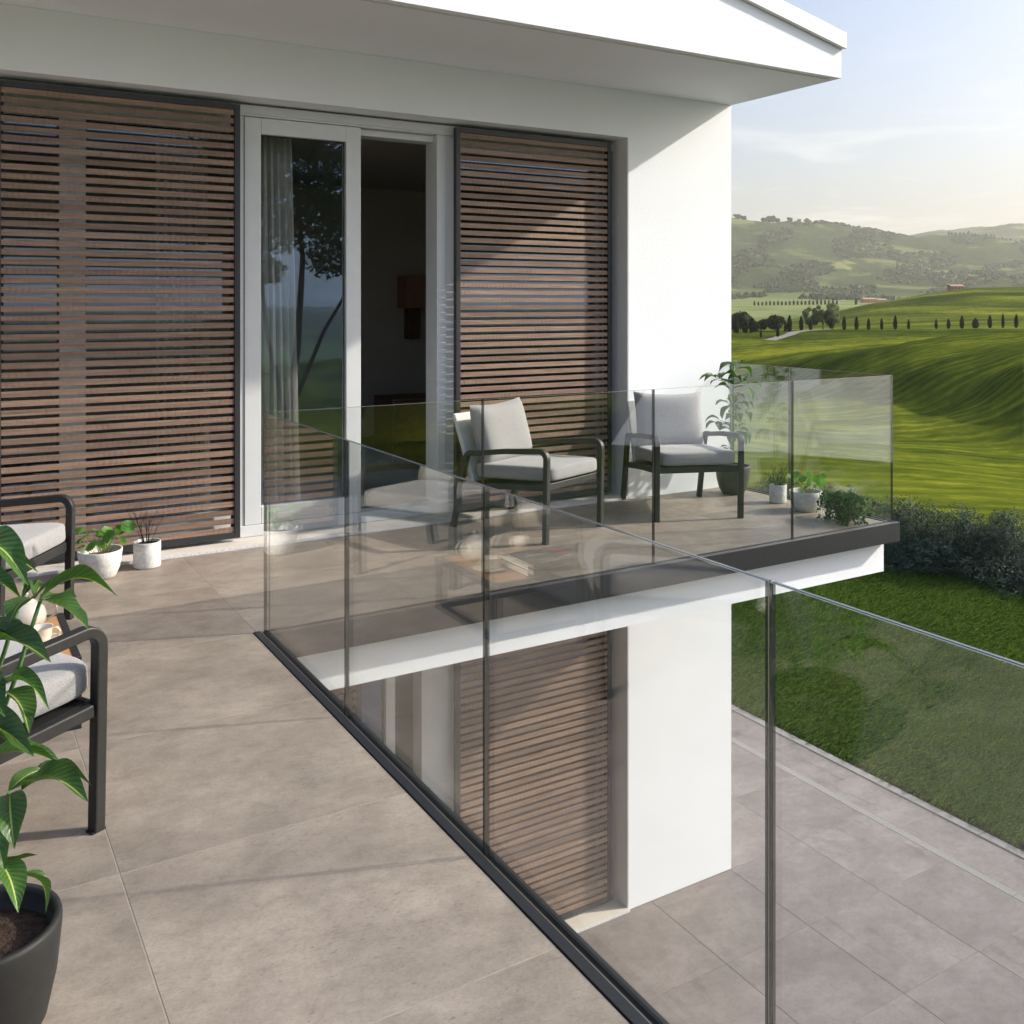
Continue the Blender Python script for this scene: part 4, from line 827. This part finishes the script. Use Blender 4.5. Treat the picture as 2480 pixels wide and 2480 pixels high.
# far plant by the wall
fx, fy = 5.742, 6.01
fp = thing('potted_plant', 'tall leafy houseplant in a grey brown pot beside the armchair at the wall corner', 'potted plant', (fx, fy, 0), 0, 'tall potted plants with glossy leaves'); dark_pot(fp, fx, fy, .145, .235, M_GRPOT)
q = MB(); q.tube([(fx, fy, .18), (fx + .005, fy, .55), (fx + .003, fy, .85), (fx + .012, fy, 1.08)], [.009, .009, .006, .004], 8)
DF = fx * math.sin(YAW) + fy * math.cos(YAW); UZ = lambda X, Y, dd=0: unp(1680 + X / 6.44, 840 + Y / 6.44, DF + dd)
FL_ = [((640, 270), (385, 405), 1), ((640, 280), (780, 245), 0), ((650, 330), (565, 365), 2), ((690, 345), (905, 480), 2), ((345, 480), (80, 522), 1), ((345, 485), (160, 545), 2), ((375, 515), (255, 615), 1), ((400, 490), (445, 410), 0), ((395, 480), (360, 445), 3),
       ((430, 500), (685, 475), 2), ((425, 515), (545, 605), 1), ((530, 520), (750, 560), 2), ((570, 690), (310, 652), 2), ((610, 670), (800, 620), 3), ((800, 540), (765, 470), 1), ((795, 530), (850, 510), 0), ((870, 590), (1078, 712), 2), ((825, 630), (925, 838), 3), ((840, 575), (920, 575), 1),
       ((650, 715), (812, 842), 3), ((640, 830), (760, 770), 1), ((530, 880), (338, 915), 1), ((570, 870), (500, 800), 0), ((575, 905), (445, 1125), 3), ((620, 900), (650, 1015), 1), ((665, 895), (862, 985), 2), ((740, 900), (935, 968), 2), ((720, 990), (780, 950), 1), ((540, 1020), (600, 990), 0),
       ((665, 1050), (725, 1190), 3), ((750, 1050), (888, 1185), 2), ((770, 1000), (812, 1045), 1), ((640, 1100), (490, 1150), 2), ((400, 1140), (170, 1182), 2), ((370, 1185), (188, 1282), 1), ((375, 1160), (400, 1305), 3), ((420, 1220), (585, 1265), 1), ((590, 1310), (400, 1310), 1),
       ((700, 1250), (825, 1215), 0), ((700, 1300), (872, 1380), 2), ((690, 1330), (810, 1560), 3), ((720, 1340), (868, 1525), 2), ((600, 1340), (590, 1550), 3), ((640, 1340), (760, 1480), 1), ((530, 1560), (405, 1585), 1), ((545, 1595), (425, 1630), 0), ((580, 1600), (690, 1690), 3), ((650, 1250), (600, 1200), 1), ((570, 740), (600, 900), 3), ((640, 760), (630, 880), 0)]
r = random.Random(9)
for i, (a, b_, k) in enumerate(FL_):
    dd = r.uniform(-.09, .09); A_ = UZ(*a, dd * .5); B_ = UZ(*b_, dd * 1.6); place_leaf(fp, A_, B_, k, r.uniform(1.2, 1.6), r.uniform(-.3, .3))
    zs = A_.z - .03; q.tube([(fx + .003, fy, zs), A_], [.0028, .002], 5)
q.build('stem', M_STEM, fp)
def disc_leaf(n=18, wav=.12, seed=0):
    r = random.Random(seed); V = [(0, 0, 0)]; uv = [(.5, .5)]; F = []; ph = r.random() * 6
    for ring, rr in enumerate((.35, .7, 1.0)):
        for k in range(n):
            a = 2 * math.pi * k / n; q = rr * (1 + .06 * math.sin(5 * a + ph) * ring / 2); V.append((q * math.cos(a), q * math.sin(a), .18 * rr * rr + wav * rr * rr * math.sin(3 * a + ph))); uv.append((.5 + .5 * rr * math.cos(a), .5 + .5 * rr * math.sin(a)))
    for k in range(n):
        F.append((0, 1 + k, 1 + (k + 1) % n))
        for ring in (0, 1): a = 1 + ring * n + k; b_ = 1 + ring * n + (k + 1) % n; F.append((a, a + n, b_ + n, b_))
    return mesh('leaf', V, F, M_LOTUS, True, uv=uv)
DL = [disc_leaf(18, w_, k) for k, w_ in enumerate((.10, .16, .06))]
def lotus(x, y, r0, h, label, seed, leaves):
    t = thing('potted_plant', label, 'potted plant', (x, y, 0), 0, 'pale bowls with round leaved plants'); r = random.Random(seed)
    q = MB(); q.lathe([(0, .001), (r0 * .62, .001), (r0 * .70, .006), (r0 * .86, h * .35), (r0 * .97, h * .75), (r0, h * .985), (r0 * .985, h), (r0 * .92, h * .99), (r0 * .90, h * .9), (r0 * .86, h * .72), (0, h * .72)], x, y, 48, wob=.012); q.build('pot', M_POT, t)
    q = MB(); q.lathe([(0, h * .80), (r0 * .5, h * .78), (r0 * .87, h * .75)], x, y, 30); q.build('soil', M_SOILL, t)
    st = MB()
    for dx, dy, dz, rad in leaves:
        c = Vector((x + dx, y + dy, h + dz)); s_ = Vector((x + dx * .25, y + dy * .25, h * .78)); mid = s_.lerp(c, .55) + Vector((-dy * .3, dx * .3, .02)); st.tube([s_, mid, c], [.0020, .0016, .0013], 5)
        o = link('leaf', DL[r.randrange(3)], t, c - t.location, (r.uniform(.1, 1.0) * (-1 if dy > 0 else 1) + .5, r.uniform(-.6, .6) + dx * 3, r.uniform(0, 6))); o.scale = (rad, rad, rad)
    for k in range(5):
        a = r.uniform(0, 6.28); rr = r0 * r.uniform(.2, .9); c = Vector((x + rr * math.cos(a), y + rr * math.sin(a), h + r.uniform(.03, .09))); st.tube([(x + .2 * rr, y, h * .78), c, c + Vector((.02, .01, .015)), c + Vector((.035, -.01, -.015))], .0013, 5)
    st.build('stem', M_YSTEM, t); return t
cR = lambda dxs, dz, dep, rad: (dxs * math.cos(YAW) + dep * math.sin(YAW), -dxs * math.sin(YAW) + dep * math.cos(YAW), dz, rad)
LL = [cR(-.125, .095, .0, .048), cR(-.08, .07, -.03, .046), (cR(.155, .125, .02, .042)), cR(.105, .105, .03, .034), cR(-.14, .03, .0, .030), cR(-.11, .012, -.03, .032), cR(-.01, .035, -.09, .036), cR(.045, .07, .02, .038), cR(.07, .035, -.03, .036), cR(.02, .09, .05, .036), cR(-.04, .09, .06, .034), cR(.14, .05, -.02, .028), cR(.09, .085, .06, .032), cR(-.02, .065, .08, .034), cR(.0, .02, .02, .03)]
lotus(.836, 6.068, .123, .162, 'pale concrete bowl with a round leaved plant by the left slatted screen', 3, LL)
LL2 = [cR(-.10, .10, .02, .038), cR(-.06, .115, .03, .034), cR(-.03, .09, -.02, .034), cR(.03, .12, .0, .030), cR(.02, .07, -.04, .036), cR(.09, .085, .02, .034), cR(.12, .06, -.01, .038), cR(.10, .04, .03, .034), cR(-.09, .05, -.03, .034), cR(-.05, .03, -.08, .038), cR(-.02, .06, .06, .034), cR(.05, .05, .06, .034), cR(.14, .11, .0, .022), cR(-.01, .02, -.03, .03)]
lotus(5.75, 5.231, .123, .152, 'pale concrete bowl with a round leaved plant at the right end of the balcony', 8, LL2)
def twigs(x, y, r0, h, label, hgt, mt, seed, green=False):
    t = thing('potted_twigs', label, 'potted plant', (x, y, 0), 0, 'pale cylinder pots with bare twigs'); r = random.Random(seed)
    q = MB(); q.lathe([(0, .001), (r0 * .93, .001), (r0 * .99, .008), (r0, .02), (r0, h - .004), (r0 * .985, h), (r0 * .91, h), (r0 * .90, h - .006), (r0 * .89, h * .88), (0, h * .88)], x, y, 48); q.build('pot', M_POT, t)
    q = MB(); q.lathe([(0, h * .92), (r0 * .885, h * .90)], x, y, 28); q.build('soil', M_TWIG if not green else M_SOIL, t)
    st = MB()
    def grow(p, d, L, rad, lev):
        p2 = p + d * L; st.tube([p, p + d * L * .5 + Vector((r.uniform(-1, 1), r.uniform(-1, 1), 0)) * L * .04, p2], [rad, rad * .85, rad * .7], 4, closed_ends=False)
        if lev <= 0: return
        for k in range(2 if lev > 1 else 3):
            n_ = (d + Vector((r.uniform(-1, 1), r.uniform(-1, 1), r.uniform(-.2, .6))) * .48).normalized(); grow(p2 if k else p + d * L * r.uniform(.5, .95), n_, L * r.uniform(.6, .85), rad * .62, lev - 1)
    for k in range(9):
        a = r.uniform(0, 6.28); tl = r.uniform(.1, .55); grow(Vector((x + .02 * math.cos(a), y + .02 * math.sin(a), h * .9)), Vector((math.cos(a) * tl, math.sin(a) * tl, 1)).normalized(), hgt * r.uniform(.28, .40), .0024, 4)
    st.build('twigs', mt, t)
    if green:
        P = np.array([[x + r.gauss(0, .045), y + r.gauss(0, .045), h + abs(r.gauss(.02, .03))] for _ in range(260)]); Q = np.random.RandomState(2).randn(260, 3); Q /= np.linalg.norm(Q, axis=1)[:, None]
        me = cards(P, Q, .010, 'foliage', M_IVY, .4, 3); me.transform(Matrix.Translation(-t.location)); link('foliage', me, t)
twigs(1.112, 6.159, .079, .155, 'pale cylinder pot with bare black twigs beside the bowl at the left screen', .22, M_TWIG, 4)
twigs(5.79, 5.554, .067, .145, 'pale cylinder pot with dark twigs and small green leaves by the end railing', .18, M_TWIG, 6, True)
# ivy
ix, iy = 5.722, 4.838
iv = thing('ivy_pot', 'olive brown pot with trailing ivy at the right corner of the balcony', 'potted plant', (ix, iy, 0)); dark_pot(iv, ix, iy, .082, .158, M_GRPOT)
r = random.Random(12); P = []; st = MB()
for k in range(46):
    a = r.uniform(0, 6.28); out = r.uniform(.05, .20); top = r.uniform(.01, .04); drop = r.choice([.05, .10, .14, .17, .18]) if out > .08 else .02; pts = []
    for s_ in np.linspace(0, 1, 8):
        rr = .02 + out * min(1, s_ * 1.7); zz = .15 + top * math.sin(min(1, s_ * 1.6) * 1.9) - drop * max(0, s_ - .45) / .55; zz = max(zz, .008)
        pts.append(Vector((ix + rr * math.cos(a + .3 * s_), iy + rr * math.sin(a + .3 * s_), zz)))
    st.tube(pts, .0012, 4, closed_ends=False)
    for p, p2 in zip(pts[1:], pts[2:] + [pts[-1]]):
        for _ in range(5): q = p.lerp(p2, r.random()); P.append((q.x + r.gauss(0, .009), q.y + r.gauss(0, .009), max(.006, q.z + r.gauss(0, .009))))
P += [(ix + r.gauss(0, .055), iy + r.gauss(0, .055), .165 + abs(r.gauss(0, .016))) for _ in range(420)]
P = np.array(P); Q = np.random.RandomState(5).randn(len(P), 3); Q[:, 2] += .8; Q /= np.linalg.norm(Q, axis=1)[:, None]
me = cards(P, Q, .0115, 'foliage', M_IVY, .8, 5); me.transform(Matrix.Translation(-iv.location)); link('foliage', me, iv); st.build('vine', M_STEM, iv)

# ------------------------------------------------------------------ country: trees, road, farms
def far_tree(name, label, cat, u_, D_, hpx, wpx, mt, shape, group, seed, me_cache={}):
    x, y, z = at(u_, D_); h = hpx / FPX * D_; w2 = wpx / FPX * D_ / 2
    key = (shape, seed % 3, mt.name)
    if key not in me_cache:
        r = np.random.RandomState(seed)
        if shape == 'cypress': lobes = [(0, 0, .08 + .87 * k / 11, .5 * math.sin(math.pi * (.10 + .83 * (k / 11)) ** .8) ** .7 * .9, .28) for k in range(12)]; n = 1500; sz = .085
        elif shape == 'ball': lobes = [(0, 0, .55, .42, 1)] + [(r.uniform(-.35, .35), r.uniform(-.35, .35), r.uniform(.35, .8), r.uniform(.15, .25), .9) for _ in range(9)]; n = 3000; sz = .05
        else: lobes = [(r.uniform(-.38, .38), r.uniform(-.38, .38), r.uniform(.3, .88), r.uniform(.10, .19), .8) for _ in range(17)]; n = 3200; sz = .035
        P, Q = crown_points(n, lobes, seed, .7, .4); q = MB(); q.tube([(0, 0, -.02), (0, 0, .35), (.02, .01, .8)], [.03, .022, .008], 6)
        if shape != 'cypress':
            for k in range(5): a = r.uniform(0, 6.28); q.tube([(0, 0, .2), (.2 * math.cos(a), .2 * math.sin(a), .5), (.35 * math.cos(a), .35 * math.sin(a), .75)], [.018, .012, .005], 5)
        me_cache[key] = (cards(P, Q, sz, 'crown', mt, .7, seed), q.me('trunk', M_BARK))
    t = thing(name, label, cat, (x, y, z - .1), rnd.uniform(0, 6.28), group); sxy = w2 / (.48 if shape == 'cypress' else .5); t.scale = (sxy, sxy, h)
    a, b_ = me_cache[key]; link('crown', a, t); link('trunk', b_, t); return t
row = [(484, 92, 26), (545, 70, 22), (763, 85, 25), (843, 84, 24), (922, 72, 22), (1007, 70, 20), (1095, 88, 25), (1182, 62, 18), (1361, 62, 18), (1441, 62, 22), (1528, 80, 26), (1616, 64, 40), (1710, 80, 26), (1795, 90, 18), (1881, 84, 24)]
for i, (x, h_, w_) in enumerate(row): far_tree('cypress_tree', 'dark cypress in the row along the field edge, %s from the left' % ORD[i], 'cypress', 1760 + x / 2.683, 333 + rnd.uniform(-1, 1), h_ / 2.683 * 1.05, w_ / 2.683 * 1.05, M_CYP, 'cypress', 'cypresses in a row along the field edge', i)
for i, (x, yb, h_, w_) in enumerate([(408, 790, 108, 34), (381, 795, 72, 22), (332, 806, 75, 22), (222, 812, 65, 14), (163, 790, 90, 40), (60, 780, 110, 45), (120, 785, 80, 40)]):
    far_tree('cypress_tree', 'dark cypress beside the white road at the left, %s of seven' % ORD[i], 'cypress', 1760 + x / 2.683, 300 if yb > 803 else 325, h_ / 2.683, w_ / 2.683, M_CYP, 'cypress', 'cypresses around the road bend', i + 20)
for i, (x, D_, h_, w_, mt, sh_, lb) in enumerate([(318, 330, 108, 118, M_TREE, 'ball', 'large dark round tree left of the road bend'), (190, 322, 84, 60, M_TREE, 'ball', 'small dark round tree among the wood at the left'), (235, 332, 84, 66, M_TREE, 'ball', 'dark round tree between the wood and the large round one'), (90, 335, 130, 120, M_TREE, 'ball', 'dense dark tree close to the house corner'), (20, 330, 118, 110, M_TREE, 'ball', 'dense dark tree half hidden by the white wall'), (135, 340, 112, 90, M_TREE, 'ball', 'dark tree behind the wood edge at the left'),
        (555, 345, 160, 110, M_PALE, 'open', 'pale airy tree, left part of the tall clump on the ridge'), (625, 343, 172, 130, M_PALE, 'open', 'pale airy tree in the middle of the tall clump on the ridge'), (690, 346, 178, 120, M_PALE, 'open', 'pale airy tree, right part of the tall clump on the ridge'), (680, 338, 88, 50, M_TREE, 'ball', 'small dark tree at the foot of the pale clump')]):
    far_tree('field_tree', lb, 'tree', 1760 + x / 2.683, D_, h_ / 2.683, w_ / 2.683, mt, sh_, 'trees on the near ridge', i + 40)
for i in range(22): far_tree('cypress_tree', 'tiny hazy cypress in the distant valley avenue, %s from the left' % ORD[i], 'cypress', 1760 + (180 + 25.5 * i) / 2.683, 1330, rnd.uniform(26, 36) / 2.683, 13 / 2.683, M_CYP, 'cypress', 'avenue of tiny cypresses in the valley', i)
far_tree('cypress_tree', 'lone cypress on the valley floor right of the tiny avenue', 'cypress', 1760 + 840 / 2.683, 1330, 44 / 2.683, 18 / 2.683, M_CYP, 'cypress', None, 2)
for i in range(20): far_tree('skyline_tree', 'tiny tree on the far skyline ridge at the right, %s from the left' % ORD[i], 'tree', 1760 + (1440 + 25 * i + rnd.uniform(-6, 6)) / 2.683, 4150, rnd.uniform(16, 34) / 2.683, rnd.uniform(9, 20) / 2.683, M_CYP, 'cypress', 'tiny trees on the far skyline', i)
for i in range(14): far_tree('skyline_tree', 'small round tree on the hazy hilltop at the left, %s from the left' % ORD[i], 'tree', 1760 + [75, 110, 240, 275, 300, 330, 412, 470, 520, 620, 700, 760, 860, 1020][i] / 2.683, 4150, [26, 22, 24, 34, 30, 22, 22, 14, 20, 12, 10, 9, 12, 12][i] / 2.683 * 1.5, [50, 40, 40, 60, 50, 40, 34, 30, 34, 30, 24, 26, 24, 30][i] / 2.683, M_TREE, 'ball', 'round trees on the hazy hilltop', i)
r = np.random.RandomState(77); Pw = []
# woods on the far hills: scattered tree crowns
for D0, D1, n, u0, u1 in ((2500, 4150, 5200, 1765, 2490), (1750, 2400, 900, 1765, 2490)):
    for _ in range(n):
        D_ = r.uniform(D0, D1); u_ = r.uniform(u0, u1); f_ = math.sin(u_ * .013 + D_ * .0031) + math.sin(u_ * .031 - D_ * .0052) + .7 * math.sin(D_ * .011 + u_ * .006)
        if f_ < .1: continue
        Pw.append((u_, D_))
V = []; F = []
UA = np.array(Pw); latw = (UA[:, 0] - CX) / FPX * UA[:, 1]; xw = UA[:, 1] * math.sin(YAW) + latw * math.cos(YAW); yw = UA[:, 1] * math.cos(YAW) - latw * math.sin(YAW); zw = height(xw, yw)
base = [(1, 0, .3), (.3, .95, .35), (-.8, .6, .3), (-.8, -.6, .3), (.3, -.95, .35), (0, 0, 1.1), (.5, .4, .85), (-.5, .1, .9), (.1, -.6, .8)]
for x, y, z in zip(xw, yw, zw):
    s_ = r.uniform(5, 11); k = len(V); jit = r.uniform(.7, 1.3, 9)
    V += [(x + bx * s_ * j_, y + by * s_ * j_, z + bz * s_ * .9 * j_ - 1) for (bx, by, bz), j_ in zip(base, jit)]
    F += [(k, k + 1, k + 6), (k + 1, k + 2, k + 7), (k + 2, k + 3, k + 7), (k + 3, k + 4, k + 8), (k + 4, k, k + 6), (k + 6, k + 1, k + 5), (k + 1, k + 7, k + 5), (k + 7, k + 3, k + 5), (k + 3, k + 8, k + 5), (k + 8, k + 4, k + 6), (k + 8, k + 6, k + 5)]
tag(link('far_woods', mesh('far_woods', V, F, M_TREE, False)), kind='stuff')
def ribbon(name, pts, wd, mt, lift=.12):
    V = []; F = []
    P = [Vector(at(u_, D_)) for u_, D_ in pts]; PP = []
    for a, b_ in zip(P, P[1:]):
        for k in range(8): q = a.lerp(b_, k / 8); PP.append(q)
    PP.append(P[-1])
    for i, p in enumerate(PP):
        d = (PP[min(i + 1, len(PP) - 1)] - PP[max(0, i - 1)]); d.z = 0; d.normalize(); n_ = Vector((-d.y, d.x, 0)) * wd / 2
        for s_ in (1, -1): q = p + n_ * s_; V.append((q.x, q.y, tz(q.x, q.y) + lift))
    for i in range(len(PP) - 1): F.append((2 * i, 2 * i + 2, 2 * i + 3, 2 * i + 1))
    return link(name, mesh(name, V, F, mt))
M_ROAD = simple('pale_gravel_road', (.20, .185, .16), .95, 0, .1, .5, .1)
o = ribbon('gravel_road', [(1860, 288), (1885, 296), (1905, 306), (1925, 318), (1950, 327), (1975, 331), (2010, 334)], 3.6, M_ROAD, .2); o['kind'] = 'structure'
def farm(u_, D_, wpx, hpx, label, k=0):
    x, y, z = at(u_, D_); W = wpx / FPX * D_; Hh = hpx / FPX * D_; t = thing('farmhouse', label, 'farmhouse', (x, y, z), -YAW + .2, 'distant farmhouses')
    q = MB(); q.box(-W / 2, W / 2, 0, W * .45, -1, Hh * .72); q.build('wall', M_FARM, t, world=False)
    q = MB(); q.prism([(-W / 2 - .4, -.4, Hh * .72), (-W / 2 - .4, W * .225, Hh), (-W / 2 - .4, W * .45 + .4, Hh * .72)], (W + .8, 0, 0)); q.build('roof', M_PANT, t, world=False)
    for j in range(4): q = MB(); a = -W / 2 + W * (j + .5) / 4; q.box(a - W * .03, a + W * .03, -.15, -.01, Hh * .3, Hh * .52); q.build('window', M_SHUT, t, world=False)
farm(1760 + 1500 / 2.683, 700, 34, 15, 'reddish farmhouse on the crest of the green hill at the right')
farm(1760 + 930 / 2.683, 1500, 34, 13, 'reddish farm building in the valley, left one of the group')
farm(1760 + 1010 / 2.683, 1540, 26, 11, 'reddish farm building in the valley, right one of the group')
# garden tree behind the viewer, seen mirrored in the door glass
gt = thing('garden_tree', 'slender garden tree mirrored in the glass of the sliding door', 'tree', (6.9, -8.2, Z0)); q = MB()
bx, by = 6.9, -8.2
q.tube([(bx, by, Z0), (bx - .1, by, -1.5), (bx + .15, by + .1, .6), (bx + .3, by, 2.6), (bx + .1, by, 4.6)], [.12, .10, .085, .06, .03], 8); q.tube([(bx + .05, by, -.8), (bx + .9, by - .3, .9), (bx + 1.8, by - .4, 2.3), (bx + 2.4, by - .4, 3.0)], [.06, .05, .035, .015], 7); q.tube([(bx - .05, by, -1.2), (bx - .5, by, .8), (bx - .7, by, 2.6), (bx - 1.1, by, 4.2)], [.06, .055, .04, .02], 7); q.tube([(bx + .1, by, -.2), (bx - 1.2, by + .3, .2), (bx - 2.0, by + .4, .7)], [.035, .025, .01], 6)
q.build('trunk', M_BARK, gt)
lobes = [(bx + a, by + b_, c, d, .75) for a, b_, c, d in ((0, 0, 4.6, 1.3), (1.3, .3, 4.0, 1.1), (-1.3, -.2, 4.2, 1.2), (.4, .8, 3.4, .9), (-.8, .5, 3.2, .9), (2.2, -.3, 3.1, .7), (0, -.5, 5.6, 1.2), (-1.9, 0, 3.3, .7), (1.1, 0, 5.4, 1.0), (-1.2, .1, 5.6, 1.1), (1.9, .1, 2.5, .5), (.9, .2, 2.6, .6), (-.6, 0, 2.3, .5), (2.6, .1, 2.0, .35), (-2.0, .4, .8, .45), (-1.7, .3, 1.1, .3))]
P, Q = crown_points(26000, lobes, 3, .35, .3); me = cards(P, Q, .075, 'crown', M_RTREE, .35, 9); me.transform(Matrix.Translation(-gt.location)); link('crown', me, gt)

# ------------------------------------------------------------------ air
HAZE = True
if HAZE:
    m, t, b, o = mat('thin_haze'); t.nodes.remove(b); pv = N(t, 'ShaderNodeVolumePrincipled'); pv.inputs['Color'].default_value = (1.0, .965, .90, 1); pv.inputs['Density'].default_value = .000055; pv.inputs['Anisotropy'].default_value = .25
    t.links.new(pv.outputs[0], o.inputs['Volume'])
    q = MB(); q.box(-9500, 9500, -9500, 9500, -160, 640); hz = q.build('haze', m); hz['kind'] = 'stuff'
